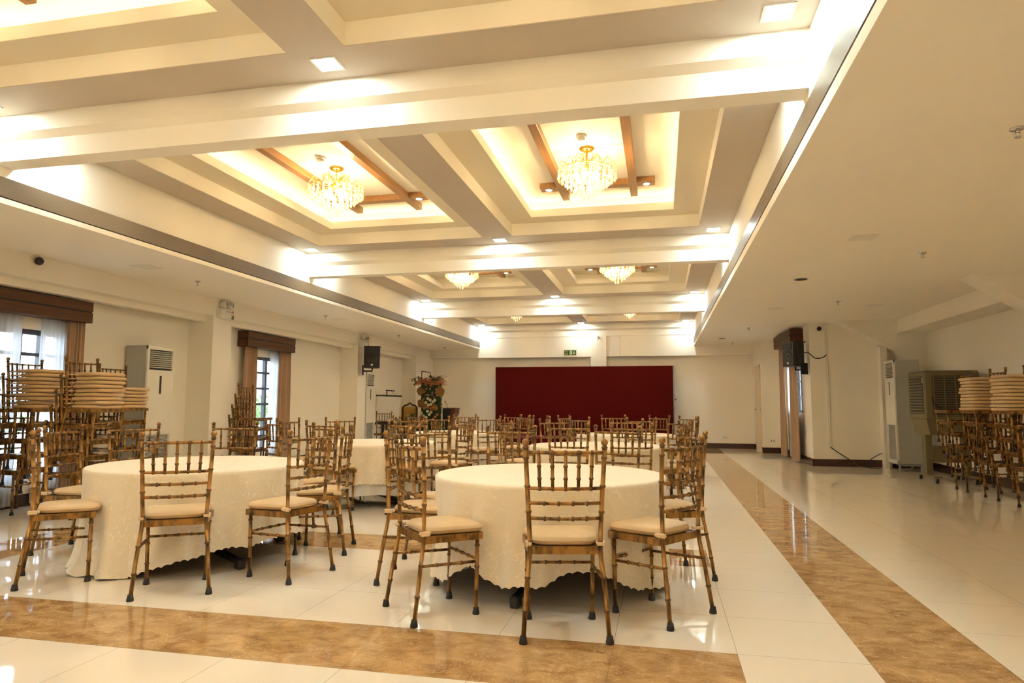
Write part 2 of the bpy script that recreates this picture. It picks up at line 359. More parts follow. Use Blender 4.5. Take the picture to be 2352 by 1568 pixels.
# baseboards
B = .13; t = .015
struct('baseboard_back', MB().box(-6.28, -4.6, YE-t, YE, 0, B).box(.3, 2.30, YE-t, YE, 0, B), 'base')
bl = MB()
yy = [Y0, -.95, -.53, 3.75, 4.17, 8.45, 8.87, 13.2, 13.62, 16.7]
for i in range(0, len(yy)-1, 2): bl.box(WL, WL+t, yy[i], yy[i+1], 0, B)
for i in range(1, len(yy)-1, 2): bl.box(-6.279, -6.265, yy[i], yy[i+1], 0, B); bl.box(WL, -6.265, yy[i]-t, yy[i], 0, B)
bl.box(-6.28, -6.265, 16.7, YE, 0, B); bl.box(WL, -6.265, 16.7-t, 16.7, 0, B)
struct('baseboard_left', bl, 'base')
br = MB(); br.box(2.30-t, 2.30, 17.6, YE, 0, B); br.box(2.30-t, 2.30, 16.55-t, 16.72, 0, B); br.box(2.30-t, 2.70, 16.55-t, 16.55, 0, B)
br.box(2.70-t, 2.70, 13.28-t, 16.55, 0, B); br.box(2.70-t, 4.55, 13.28-t, 13.28, 0, B); br.box(4.55-t, 4.55, Y0, 13.28, 0, B)
br.box(4.16-t, 4.56, 8.58-t, 8.58, 0, B); br.box(4.16-t, 4.16, 8.58, 8.92, 0, B)
struct('baseboard_right', br, 'base')
# narrow door on the right
d = tag(MB().bbox(2.287, 2.302, 16.75, 17.55, .01, 2.02, .003).build('door_1', 'door'), kind='structure')
MB().box(2.28, 2.303, 17.55, 17.6, 0, 2.06).box(2.28, 2.303, 16.70, 16.75, 0, 2.06).box(2.28, 2.303, 16.7, 17.6, 2.02, 2.06).build('door_frame', 'door', d)
MB().tube([(2.28, 17.5, 1.0), (2.25, 17.5, 1.0), (2.25, 17.38, 1.0)], .01).lathe((2.285, 17.5, 1.0), [(.025, -.004), (.025, .004)], 12, T=Matrix.Rotation(R(90), 4, 'Y')).build('door_handle', 'chrome', d)
for z in (.25, 1.0, 1.8): MB().tube([(2.282, 16.752, z-.05), (2.282, 16.752, z+.05)], .008, 6).build('hinge', 'chrome', d)
# windows
def window(nm, x, y0, y1, z0, z1, rows, sg=1, cols=2):
    fr = MB(); W = .055; T0, T1 = (x-.10, x-.05) if sg > 0 else (x+.05, x+.10)
    fr.box(T0, T1, y0, y0+W, z0, z1); fr.box(T0, T1, y1-W, y1, z0, z1); fr.box(T0, T1, y0, y1, z0, z0+W); fr.box(T0, T1, y0, y1, z1-W, z1)
    ms = [y0+(y1-y0)*k/cols for k in range(1, cols)]
    for ym in ms: fr.box(T0-.005, T1+.005, ym-.03, ym+.03, z0, z1)
    for k in range(1, rows): z = z0+(z1-z0)*k/rows; fr.box(T0, T1, y0, y1, z-.018, z+.018)
    o = tag(fr.build(nm, 'frame'), kind='structure')
    ed = [y0+W-.03]+ms+[y1-W+.03]
    for a, b in zip(ed[:-1], ed[1:]): MB().box(x-.078 if sg > 0 else x+.072, x-.072 if sg > 0 else x+.078, a+.03, b-.03, z0+W, z1-W).build('pane', 'glass', o)
for k, w_ in enumerate(wins): window('window_%d' % (k+1), WL, *w_, 6, 1, 2 if k == 1 else 3)
window('window_5', 2.70, wy0, wy1, wz0, wz1, 3, -1, 4)
# ================================================================ CHIAVARI CHAIR
def node_pts(path, rad, nodes, nr=1.28, nw=.006):
    """path: polyline; nodes: positions 0..1 that get a raised dark joint ring"""
    P = [Vector(p) for p in path]; L = [0]
    for i in range(len(P)-1): L.append(L[-1]+(P[i+1]-P[i]).length)
    tot = L[-1]
    def at(s):
        s = min(max(s, 0), tot)
        for i in range(len(P)-1):
            if s <= L[i+1]+1e-9: return P[i].lerp(P[i+1], (s-L[i])/max(L[i+1]-L[i], 1e-9))
        return P[-1]
    st = [(l, rad, 0) for l in L]
    for k in nodes:
        s = k*tot; st += [(s-nw, rad, 1), (s-nw*.8, rad*nr, 1), (s+nw*.8, rad*nr, 1), (s+nw, rad, 0)]
        st = [q for q in st if not (s-nw < q[0] < s+nw and abs(q[1]-rad) < 1e-9 and q[2] == 0 and q[0] not in (s+nw,))]
    st.sort(key=lambda q: q[0])
    return [at(q[0]) for q in st], [q[1] for q in st], [q[2] for q in st]
def bamboo(mb, path, rad, nodes, n=8, nr=1.28):
    p, r, m = node_pts(path, rad, nodes, nr); mb.tube(p, r, n, mis=m)
def cushion_mb():
    mb = MB(); z0 = .427
    out = []
    def ring(s, z):
        pts = []; N = 40
        for i in range(N):
            t = 2*math.pi*i/N; c, q = math.cos(t), math.sin(t); e = .38
            u = math.copysign(abs(c)**e, c); v = math.copysign(abs(q)**e, q)
            hw = .175+.022*v; pts.append((u*hw*s, -.008+v*.168*s, z))
        return pts
    rings = [ring(.93, z0), ring(.99, z0+.006), ring(1.0, z0+.016), ring(1.012, z0+.019), ring(1.0, z0+.022), ring(.985, z0+.034), ring(.93, z0+.041), ring(.6, z0+.046), ring(.2, z0+.048)]
    vs = [p for r_ in rings for p in r_]; N = 40; fs = []; mi = []
    for k in range(len(rings)-1):
        for i in range(N): fs.append((k*N+i, k*N+(i+1) % N, (k+1)*N+(i+1) % N, (k+1)*N+i)); mi.append(1 if k in (2, 3) else 0)
    fs.append(tuple(reversed(range(N)))); mi.append(0); fs.append(tuple((len(rings)-1)*N+i for i in range(N))); mi.append(0)
    o = len(mb.v); mb.v += vs; mb.f += [tuple(i+o for i in f) for f in fs]; mb.m += mi; mb.sm += [True]*len(fs)
    return mb
def strap_mb(s):
    mb = MB(); x = s*.17
    mb.bbox(x-.004-.014, x-.004+.014, -.213, -.155, .434, .450, .003)
    mb.bbox(x+s*.012-.004, x+s*.012+.008, -.215, -.165, .430, .455, .003)
    return mb
def make_chair(cushioned=True):
    rt_ = empty('chiavari_chair', (0, 0, 0))
    if cushioned:
        cu = cushion_mb().build('seat_cushion', ['cush', 'cushd'], rt_)
        for s in (-1, 1): strap_mb(s).build('strap', 'strap', cu)
    f = MB()
    def rail(a, b, w_=.011):
        a, b = Vector(a), Vector(b); d = (b-a).normalized(); nrm = Vector((-d.y, d.x, 0))*w_
        f.add([a-nrm+Vector((0, 0, z)) for z in (.390, .426)]+[a+nrm+Vector((0, 0, z)) for z in (.390, .426)]+[b-nrm+Vector((0, 0, z)) for z in (.390, .426)]+[b+nrm+Vector((0, 0, z)) for z in (.390, .426)],
              [(0, 1, 3, 2), (4, 6, 7, 5), (0, 4, 5, 1), (2, 3, 7, 6), (1, 5, 7, 3), (0, 2, 6, 4)])
    rail((-.165, -.18, 0), (.165, -.18, 0)); rail((-.185, .125, 0), (.185, .125, 0)); rail((-.165, -.19, 0), (-.185, .135, 0)); rail((.165, -.19, 0), (.185, .135, 0))
    f.add([(-.16, -.175, .412), (.16, -.175, .412), (.178, .12, .412), (-.178, .12, .412), (-.16, -.175, .422), (.16, -.175, .422), (.178, .12, .422), (-.178, .12, .422)], [(0, 3, 2, 1), (4, 5, 6, 7), (0, 1, 5, 4), (1, 2, 6, 5), (2, 3, 7, 6), (3, 0, 4, 7)], 1)
    f.build('seat_frame', ['gold', 'goldd'], rt_)
    for s in (-1, 1):
        p = MB(); bamboo(p, [(s*.200, -.25, .02), (s*.186, -.222, .22), (s*.170, -.196, .38), (s*.168, -.192, .45), (s*.178, -.197, .66), (s*.190, -.213, .885)], .0115, (.14, .31, .50, .66, .80, .955))
        p.lathe((s*.190, -.214, .884), [(.0125, 0), (.0125, .006), (.0155, .009), (.0155, .013), (.011, .017), (.011, .022)], 10, 1)
        p.ball((s*.190, -.214, .920), .0175, 12, 8)
        lg = p.build('rear_leg', ['gold', 'goldd'], rt_)
        MB().lathe((s*.2005, -.251, 0), [(.019, 0), (.0195, .008), (.0165, .022), (.0145, .036)], 12).build('rubber_foot', 'rubber', lg)
        p = MB(); bamboo(p, [(s*.165, .112, .02), (s*.172, .114, .395)], .0112, (.28, .60, .90)); lg = p.build('front_leg', ['gold', 'goldd'], rt_)
        MB().lathe((s*.165, .112, 0), [(.0185, 0), (.019, .008), (.016, .022), (.014, .036)], 12).build('rubber_foot', 'rubber', lg)
    def bow(z, xh, y, b, n=10): return [(-xh+2*xh*i/n, y-b*(1-(2*i/n-1)**2), z) for i in range(n+1)]
    for z, xh, y, b, nodes in ((.872, .189, -.212, .036, ()), (.702, .180, -.200, .034, ()), (.632, .176, -.196, .030, (.22, .41, .60, .79)), (.560, .172, -.193, .026, (.22, .41, .60, .79))):
        p = MB(); bamboo(p, bow(z, xh, y, b), .0088, nodes, 8, 1.4)
        if not nodes:
            for k in range(5):
                x = (k-2)*.064*xh/.189; yy_ = y-b*(1-(x/xh)**2); p.tube([(x-.006, yy_, z), (x+.006, yy_, z)], .0118, 8, 1)
        p.build('back_rail', ['gold', 'goldd'], rt_)
    for k in range(5):
        xa, xb = (k-2)*.064, (k-2)*.061
        ya, yb = -.212-.036*(1-(xa/.189)**2), -.200-.034*(1-(xb/.18)**2)
        p = MB(); bamboo(p, [(xa, ya, .872), (xb, yb, .702)], .0082, (.38, .72), 8, 1.35); p.build('spindle', ['gold', 'goldd'], rt_)
    p = MB(); bamboo(p, [(-.168, .112, .285), (.168, .112, .285)], .0078, (.28, .5, .72), 8, 1.35); p.build('stretcher', ['gold', 'goldd'], rt_)
    for s in (-1, 1):
        p = MB(); bamboo(p, [(s*.168, .112, .272), (s*.180, -.212, .283)], .0078, (.28, .5, .72), 8, 1.35); p.build('stretcher', ['gold', 'goldd'], rt_)
    return rt_
chairA = make_chair(True); chairB = make_chair(False)
CH = {"a": (1, -0.501, 3.441, 103), "b": (1, -1.166, 3.574, 43), "c": (1, -1.49, 4.17, 7), "d": (1, -1.66, 4.781, 330.6, 1), "e": (1, -1.164, 5.253, 283.6, 1), "f": (1, -0.353, 5.513, 252.8, 1), "i": (1, 0.002, 4.60, 204), "h": (1, -.069, 3.80, 146),
"a2": (2, -2.887, 3.635, 124), "b2": (2, -3.69, 3.66, 43.5), "c2": (2, -4.443, 4.315, 8.1, 1), "G2": (2, -4.354, 4.907, 326.1, 1), "G": (2, -3.727, 5.371, 285.8, 1), "L": (2, -2.892, 5.436, 240.9, 1), "N": (2, -2.57, 4.76, 196), "J": (2, -2.44, 4.08, 167),
"D": (3, -2.545, 6.55, 117.1, 1), "K": (3, -3.359, 6.29, 79.4, 1), "H": (3, -4.079, 6.579, 55.2, 1), "I": (3, -4.358, 7.343, 349.0, 1), "M": (3, -4.004, 7.975, 315.7, 1), "E": (3, -3.178, 8.268, 282.4, 1), "B": (3, -2.446, 8.193, 220.6, 1), "C": (3, -2.141, 7.232, 167.9, 1),
"z": (4, -0.85, 6.30, 85, 1), "g": (4, -0.27, 6.36, 100, 1), "u": (4, -1.56, 6.92, 25, 1), "t": (4, -1.75, 7.80, 338, 1), "v": (4, -1.246, 8.061, 299.2, 1), "j": (4, -0.41, 8.375, 268.1, 1), "n1": (4, 0.20, 8.13, 225, 1), "n2": (4, 0.22, 7.45, 195, 1),
"y": (5, -1.1, 9.42, 50.3, 1), "k": (5, -0.261, 9.26, 95.6, 1), "w": (5, -1.62, 9.94, 15, 1), "x": (5, -1.495, 10.671, 340.2, 1), "l": (5, -0.768, 11.2, 276.6, 1), "m": (5, -0.04, 11.163, 235.6, 1), "o2": (5, 0.47, 10.0, 178, 1), "o1": (5, 0.40, 10.70, 225, 1),
"F1": (6, -3.897, 9.615, 38.0, 1), "s": (6, -2.432, 9.446, 136.1, 1), "fr": (6, -3.15, 9.25, 88, 1), "q": (6, -2.18, 10.78, 215, 1), "r": (6, -1.96, 10.15, 180, 1), "p": (6, -2.471, 11.2, 240, 1), "A": (6, -3.308, 11.201, 284.1, 1), "F2": (6, -3.987, 10.601, 346.7, 1)}
TB = {1: (-.71, 4.35, 'front right table'), 2: (-3.35, 4.43, 'front left table'), 3: (-3.28, 7.38, 'middle left table'), 4: (-.69, 7.42, 'middle right table'), 5: (-.53, 10.35, 'far right table'), 6: (-3.15, 10.4, 'far left table')}
reg()
SIDE = ['right side', 'far right side', 'far side', 'far left side', 'left side', 'near left side', 'near side', 'near right side']
names = {}
for k, v in CH.items():
    t = v[0]; a = R(v[3]); x, y = v[1], v[2]
    if len(v) > 4: x += .195*math.cos(a); y += .195*math.sin(a)
    names.setdefault(t, []).append((math.degrees(math.atan2(y-TB[t][1], x-TB[t][0])) % 360, x, y, a, k))
first = True
for t in sorted(names):
    L_ = sorted(names[t]); n = len(L_)
    # best cyclic match of the 8 chairs to the 8 sides
    best = min(range(8), key=lambda s: sum(min(abs(L_[i][0]-45*((i+s) % 8)), 360-abs(L_[i][0]-45*((i+s) % 8)))**2 for i in range(n)))
    for i, (az, x, y, a, k) in enumerate(L_):
        lab = 'gold bamboo-style chair with beige cushion, %s of the %s' % (SIDE[(i+best) % 8], TB[t][2])
        if first: c = chairA; c.location = (x, y, 0); c.rotation_euler.z = a-R(90); c['label'] = lab; first = False
        else: c = dup(chairA, (x, y, 0), a-R(90), lab)
        c['category'] = 'chair'; c['group'] = 'gold chairs around the round tables'
        CH[k] = (t, x, y, a)
# ---------------------------------------------------------------- stacks of chairs
cushT = tag(cushion_mb().build('seat_cushion', ['cush', 'cushd']), cat='cushion')
for v_ in cushT.data.vertices: v_.co.z -= .427
for s_ in (-1, 1):
    k_ = MB(); k_.bbox(s_*.15-.02, s_*.15+.02, -.235, -.165, .008, .022, .003); k_.build('strap', 'strap', cushT)
reg()
STP, SHF = .155, .045
ORD = ['lowest', 'second lowest', 'middle one', 'second highest', 'topmost']
NTH = ['second', 'third', 'fourth', 'fifth', 'sixth', 'seventh', 'eighth', 'ninth']
usedB = usedC = False
def stack(x, y, face, n, name, ncush, cname, wob=3):
    """x, y: where the top chair's rear posts stand; face: direction in degrees the seats face"""
    global usedB, usedC
    a = R(face); f = Vector((math.cos(a), math.sin(a), 0)); rng = random.Random(int(x*100+y*37))
    for k in range(n):
        p = Vector((x, y, 0))+f*(.2-(n-1-k)*SHF); p.z = k*STP
        lab = 'gold chair, %s in %s' % ('topmost' if k == n-1 else 'second highest' if k == n-2 else ORD[k], name)
        rz = a-R(90)+R(rng.uniform(-1.2, 1.2))
        if not usedB: c = chairB; c.location = p; c.rotation_euler.z = rz; c['label'] = lab; usedB = True
        else: c = dup(chairB, p, rz, lab)
        c['category'] = 'chair'; c['group'] = 'gold chairs stacked along the side walls'
    top = .4265+(n-1)*STP; q = Vector((x, y, 0))+f*.20; z = top
    for k in range(ncush):
        lab = 'loose beige seat cushion, %s %s' % ('lowest of' if k == 0 else 'topmost of' if k == ncush-1 else NTH[k-1]+' from bottom of', cname)
        loc = Vector((q.x+rng.uniform(-.018, .018), q.y+rng.uniform(-.018, .018), z)); rz = a-R(90)+R(rng.uniform(-4, 4))
        if not usedC: c = cushT; usedC = True
        else: c = copy_tree(cushT)
        c.location = loc; c.rotation_euler = (0, 0, rz); c.scale = (1, 1, .83); c['label'] = lab; c['category'] = 'cushion'; c['group'] = 'loose seat cushions piled on stacked chairs'
        z += .0395
stack(-6.38, 5.14, 1, 5, 'bare stack at the left edge', 0, '')
stack(-6.38, 5.665, 1, 5, 'stack under the tall cushion pile by the left window', 10, 'the tall pile by the left window', 5)
stack(-5.60, 5.585, 1, 5, 'stack under the middle cushion pile on the left', 9, 'the middle pile on the left', 5)
stack(-6.26, 6.68, -2, 5, 'stack under the short cushion pile by the left air conditioner', 6, 'the short pile by the left air conditioner', 5)
stack(-6.14, 9.10, 2, 4, 'bare stack beside the curtains past the first column', 0, '')
stack(3.94, 9.93, 180, 5, 'bare stack beside the olive air cooler', 0, '')
stack(3.94, 9.12, 179, 5, 'right stack under the cushion pile near the olive cooler', 10, 'the right pile near the olive cooler', 5)
stack(3.94, 8.32, 182, 5, 'right stack under the cushion pile at the right edge', 10, 'the pile at the right edge', 5)
# one more chair of the same make left in the back corner
c = dup(chairB, (-6.3, 14.5, 0), R(180), 'bare gold chair behind the portable projection screen, by the left wall'); c['category'] = 'chair'
# ---------------------------------------------------------------- tables and cloths
RT = .735; ZTB = .66
def table(k, cx, cy, name, arm, hem, seed):
    t_ = empty('round_table', (cx, cy, 0), label='round banquet table under an ivory cloth, the '+name, cat='table', group='round banquet tables')
    MB().lathe((0, 0, 0), [(.70, ZTB-.035), (.71, ZTB-.03), (.71, ZTB-.008), (.70, ZTB-.004)], 48).build('tabletop', 'wood', t_)
    for q in range(4):
        a = R(arm+90*q); T = Matrix.Rotation(a, 4, 'Z'); m = MB()
        m.add([T @ Vector(v) for v in [(.02, -.022, .07), (.02, .022, .07), (.02, .022, .125), (.02, -.022, .125), (.65, -.02, .035), (.65, .02, .035), (.65, .02, .06), (.65, -.02, .06)]], [(0, 1, 2, 3), (4, 7, 6, 5), (0, 4, 5, 1), (1, 5, 6, 2), (2, 6, 7, 3), (3, 7, 4, 0)])
        lg = m.build('base_leg', 'blackm', t_)
        MB().bbox(.63, .70, -.026, .026, 0, .066, .008, T=T).build('end_cap', 'rubber', lg)
    for q in (0, 1):
        a = R(arm+180*q); m = MB(); m.tube([(.16*math.cos(a), .16*math.sin(a), .09), (.10*math.cos(a), .10*math.sin(a), ZTB-.035)], .016, 10); m.build('post', 'blackm', t_)
    MB().tube([(0, 0, .06), (0, 0, ZTB-.035)], .022, 12).build('centre_post', 'blackm', t_)
    # cloth
    rng = random.Random(seed); ph = [rng.uniform(0, 6.28) for _ in range(8)]; N = 640; rows = 18
    m = MB(); vs = []; fs = []
    for r_ in (0, .25, .5, .62, .69, .715): vs += [(max(r_, 1e-4)*math.cos(2*math.pi*i/N), max(r_, 1e-4)*math.sin(2*math.pi*i/N), ZTB) for i in range(N)]
    for r_, z_ in ((.729, ZTB-.003), (.736, ZTB-.012)): vs += [(r_*math.cos(2*math.pi*i/N), r_*math.sin(2*math.pi*i/N), z_) for i in range(N)]
    z1 = ZTB-.03
    for j in range(rows+1):
        for i in range(N):
            a = 2*math.pi*i/N; t = j/rows
            hz = hem(math.degrees(a) % 360)
            zz = z1+(max(hz, .004)-z1)*t
            over = max(0, .004-hz)*t**8*.45
            if j == rows: zz += .011*abs(math.sin(a*48))
            fo = .5*math.sin(17*a+ph[0]+.8*math.sin(3*a+ph[1]))+.3*math.sin(26*a+ph[2]+1.2*math.sin(2*a+ph[3]))+.25*math.sin(9*a+ph[4])
            sh = (1-(1-t)**1.5)
            rr = .736+.014*t+.034*sh*fo+.004*math.sin(41*a+ph[5]+6*t)*t+over*(1+.4*math.sin(11*a+ph[6]))
            rr -= .02*math.sin(math.pi*t)*(.5+.5*math.sin(5*a+ph[7]))
            if zz < .02 and over > 0: zz = .004+.010*(1+math.sin(30*a+ph[1]))*.5
            vs.append((rr*math.cos(a), rr*math.sin(a), zz))
    tot = len(vs)//N
    for j in range(tot-1):
        for i in range(N): q = (i+1) % N; fs.append((j*N+i, j*N+q, (j+1)*N+q, (j+1)*N+i))
    m.add(vs, fs, 0, True); m.sm = [True]*len(m.f)
    o = m.build('tablecloth', 'cloth', loc=(cx, cy, 0)); tag(o, 'ivory scroll-patterned scalloped tablecloth on the '+name, 'tablecloth', 'ivory tablecloths on round tables')
    return t_
def lobe(z0, *ls):
    def h(a):
        z = z0
        for c_, w_, d_ in ls:
            da = (a-c_+180) % 360-180; z += d_*math.exp(-(da/w_)**2)
        return z
    return h
HEM = {1: lobe(.055, (243, 13, .14), (293, 20, .155), (266, 7, .04)),
       2: lobe(.145, (238, 46, -.27), (318, 9, .02), (352, 20, .03), (100, 40, -.1)),
       3: lobe(.25, (250, 20, -.02), (60, 30, -.1), (180, 30, -.1)), 4: lobe(.22, (300, 20, -.06), (30, 20, -.08), (180, 30, -.1)),
       5: lobe(.2, (230, 30, -.08), (90, 30, -.1)), 6: lobe(.2, (290, 30, -.08), (100, 30, -.1))}
for k, (cx, cy, nm) in TB.items(): table(k, cx, cy, nm, {1: -97, 2: -29, 3: -128, 4: -60, 5: -75, 6: -40}[k], HEM[k], 40+k)
# the middle-left table shows a second, pale liner below its cloth
m = MB(); N = 240; vs = []
for j in range(5):
    for i in range(N):
        a = 2*math.pi*i/N; t = j/4; rr = .70+.015*t+.012*t*math.sin(19*a)+.008*t*math.sin(31*a+1); vs.append((rr*math.cos(a), rr*math.sin(a), .60-.47*t-.01*math.sin(7*a)*t))
m.add(vs, [(j*N+i, j*N+(i+1) % N, (j+1)*N+(i+1) % N, (j+1)*N+i) for j in range(4) for i in range(N)], 0, True)
tag(m.build('table_liner', 'white', loc=(TB[3][0], TB[3][1], 0)), 'pale grey-white liner hanging below the cloth of the middle left table', 'table liner')
# ================================================================ CEILING LIGHTS
# square LED panels beside every cross beam
def led(x, y, lab):
    o = empty('downlight', (x, y, ZC-.0062), label=lab, cat='ceiling light', group='square LED panels in the raised ceiling')
    m = MB(); m.box(-.085, .085, -.085, -.072, -.006, 0).box(-.085, .085, .072, .085, -.006, 0).box(-.085, -.072, -.072, .072, -.006, 0).box(.072, .085, -.072, .072, -.006, 0); m.build('light_frame', 'white', o)
    MB().box(-.072, .072, -.072, .072, -.004, -.001).build('diffuser', 'led', o)
    return o
proto = None; lx = {-4.745: 'left', -2.03: 'middle', .665: 'right'}
ORDN = ['over the viewer', 'nearest', 'second', 'third', 'fourth']
for bi, (a, b) in enumerate(bays):
    for y, where in ((b-.20, 'just before'), (a+.20, 'just behind')):
        if bi == 4: bname = 'the beam behind the viewer' if where == 'just before' else 'the rearmost beam'
        elif bi == 0 and where == 'just behind': bname = 'the beam behind the viewer'
        else: bname = 'the %s cross beam' % (['nearest', 'second', 'third', 'farthest'][bi if where == 'just before' else bi-1])
        for x, sd in lx.items():
            lab = 'square white LED panel, %s one, %s %s' % (sd, where, bname)
            if proto is None: proto = led(x, y, lab); reg()
            else: dup(proto, (x, y, ZC-.0062), 0, lab)
# warm LED strips hidden in the coves of the two nearest bays
k = 0
for (bi, cx, cy, h), (a, b, c, d) in zip(coff, inner):
    if bi in (2, 3): continue
    side = 'left' if cx < -2 else 'right'; z = ZR+.028
    m = MB()
    for q in ((a-.09, a-.06, c-.09, d+.09), (b+.06, b+.09, c-.09, d+.09), (a-.06, b+.06, c-.09, c-.06), (a-.06, b+.06, d+.06, d+.09)): m.box(*q, z, z+.012)
    tag(m.build('cove_light_strip', 'cove'), 'warm LED strip glowing in the cove of the %s %s coffer' % ('overhead' if bi == 0 else 'nearest visible' if bi == 1 else 'rearmost', side), 'light strip', 'warm cove light strips')
# timber frames in the coffers
def timber(cx, cy, hy, lab):
    o = empty('timber_ceiling_frame', (cx, cy, ZT), label=lab, cat='ceiling timber frame', group='timber frames in the ceiling coffers')
    for s in (-1, 1): MB().bbox(s*.405-.042, s*.405+.042, -hy, hy, -.075, 0, .003).build('long_beam', 'wood2', o)
    for s in (-1, 1):
        y = s*1.09; MB().bbox(-.45, .45, y-.055, y+.055, -.072, 0, .003).build('cross_beam', 'wood2', o)
        for t in (-1, 1):
            b_ = MB().bbox(t*.545-.105, t*.545+.105, y-.075, y+.075, -.062, 0, .003).build('spotlight_box', 'wood2', o)
            MB().lathe((t*.555, y, -.066), [(.043, 0), (.046, .004)], 20).build('spotlight_ring', 'chrome', b_)
            MB().lathe((t*.555, y, -.069), [(.032, 0), (.034, .003)], 20).build('spotlight_lens', 'spot', b_)
    return o
tp = None
BN = ['overhead', 'nearest visible', 'second', 'farthest', 'rearmost']
for bi, cx, cy, h in coff:
    lab = 'brown timber frame with small spotlights in the %s %s coffer' % (BN[bi], 'left' if cx < -2 else 'right')
    if tp is None: tp = timber(cx, cy, 1.50, lab); reg()
    else: dup(tp, (cx, cy, ZT), 0, lab)
# ---------------------------------------------------------------- chandeliers
def chandelier(cx, cy, lab):
    o = empty('chandelier', (cx, cy, ZT), label=lab, cat='chandelier', group='crystal chandeliers')
    m = MB(); m.lathe((0, 0, 0), [(.075, 0), (.078, -.012), (.06, -.028), (.03, -.038), (.014, -.045)][::-1], 24); m.build('canopy', 'brass', o)
    m = MB(); m.tube([(0, 0, -.04), (0, 0, -.36)], .009, 8); m.lathe((0, 0, -.20), [(.012, -.045), (.06, -.03), (.066, 0), (.04, .02), (.012, .04)], 20)
    for r_, z_ in ((.16, -.215), (.275, -.235), (.20, -.30), (.13, -.36)):
        m.tube([(r_*math.cos(t), r_*math.sin(t), z_) for t in [2*math.pi*i/32 for i in range(33)]], .0045, 6)
        for q in range(6): t = math.pi*q/3; m.tube([(0, 0, z_), (r_*math.cos(t), r_*math.sin(t), z_)], .0035, 5)
    m.build('frame', 'brass', o)
    for q in range(10):                                              # crown of curled glass arms
        t = 2*math.pi*q/10; c, s = math.cos(t), math.sin(t); m = MB()
        pr_ = [(.03, -.20), (.045, -.13), (.085, -.075), (.125, -.085), (.145, -.13), (.135, -.18)]
        m.tube([(r_*c, r_*s, z_) for r_, z_ in pr_], .0045, 6, 1)
        for z_ in (-.195, -.212): m.ball((.135*c, .135*s, z_), .009, 8, 5)
        m.build('crown_arm', ['crystal', 'brass'], o)
    for q in range(12):                                              # outer curled arms with beads
        t = 2*math.pi*(q+.5)/12; c, s = math.cos(t), math.sin(t); m = MB()
        m.tube([(r_*c, r_*s, z_) for r_, z_ in [(.18, -.22), (.215, -.185), (.25, -.155), (.28, -.165), (.285, -.195)]], .0035, 5, 1)
        for r_, z_ in ((.20, -.205), (.23, -.17), (.265, -.157), (.287, -.205)): m.ball((r_*c, r_*s, z_), .0085, 8, 5)
        m.build('outer_arm', ['crystal', 'brass'], o)
    def strand(r_, t, z0, n, dl):
        m = MB(); x, y = r_*math.cos(t), r_*math.sin(t); z = z0
        for i in range(n): m.ball((x, y, z), .0085, 8, 5); z -= .021
        m.lathe((x, y, z), [(.002, .008), (.009, -.004), (.0135, -.022), (.011, -.034), (.001, -dl)][::-1], 7, smooth=False)
        m.build('crystal_strand', 'crystal', o)
    for r_, n_, z0, nb, dl in ((.283, 26, -.245, 2, .048), (.245, 20, -.25, 3, .048), (.205, 18, -.31, 2, .05), (.165, 14, -.31, 3, .05), (.125, 10, -.37, 2, .05), (.08, 7, -.38, 3, .05), (.03, 3, -.40, 4, .05)):
        for q in range(n_): strand(r_, 2*math.pi*(q+.37*nb)/n_, z0, nb, dl)
    for q in range(6):
        t = 2*math.pi*(q+.25)/6; x, y = .10*math.cos(t), .10*math.sin(t)
        MB().lathe((x, y, -.30), [(.001, -.035), (.014, -.026), (.019, -.008), (.016, .012), (.009, .026), (.008, .045)], 10).build('bulb', 'bulb', o)
    return o
cp = None
for bi, cx, cy, h in coff:
    y = cy+.06 if bi else cy
    lab = 'lit crystal chandelier with gold canopy in the %s %s coffer' % (BN[bi], 'left' if cx < -2 else 'right')
    if cp is None: cp = chandelier(cx, y, lab); reg()
    else: dup(cp, (cx-.005, y, ZT), R(11*bi), lab)
# heat detectors beside the chandeliers
dp = None
for bi, cx, cy, h in coff:
    if bi > 1: continue
    lab = 'small round ceiling detector near the chandelier of the %s %s coffer' % (BN[bi], 'left' if cx < -2 else 'right')
    if dp is None:
        dp = empty('smoke_detector', (cx-.02, cy-.26, ZT), label=lab, cat='detector', group='ceiling detectors')
        MB().lathe((0, 0, 0), [(.052, 0), (.052, -.02), (.046, -.026)][::-1], 24).build('detector_base', 'white', dp)
        MB().lathe((0, 0, -.026), [(.036, 0), (.034, -.022), (.02, -.03)][::-1], 20).build('sensor_head', 'white', dp); reg()
    else: dup(dp, (cx-.02, cy-.26, ZT), 0, lab)
# ---------------------------------------------------------------- soffit fittings
sp_ = None
for x, y, lab in ((1.93, 4.06, 'nearest on the right low ceiling'), (2.56, 7.27, 'second on the right low ceiling'), (2.55, 10.5, 'third on the right low ceiling'), (1.71, 13.8, 'fourth on the right low ceiling'), (1.72, 17.0, 'farthest on the right low ceiling'),
                  (-5.6, 7.2, 'nearest on the left low ceiling'), (-5.61, 10.5, 'second on the left low ceiling'), (-5.63, 13.86, 'third on the left low ceiling'), (-5.6, 17.0, 'farthest on the left low ceiling')):
    lab = 'small metal sprinkler head, '+lab
    if sp_ is None:
        sp_ = empty('sprinkler', (x, y, ZS), label=lab, cat='sprinkler', group='sprinkler heads')
        MB().lathe((0, 0, 0), [(.038, 0), (.036, -.007)][::-1], 20).build('escutcheon', 'chrome', sp_)
        m = MB(); m.tube([(0, 0, -.004), (0, 0, -.024)], .009, 8)
        for s in (-1, 1): m.tube([(s*.008, 0, -.02), (s*.014, 0, -.032), (s*.004, 0, -.048)], .003, 5)
        m.lathe((0, 0, -.052), [(.017, 0), (.017, .003)], 12); m.build('sprinkler_body', 'chrome', sp_); reg()
    else: dup(sp_, (x, y, ZS), 0, lab)
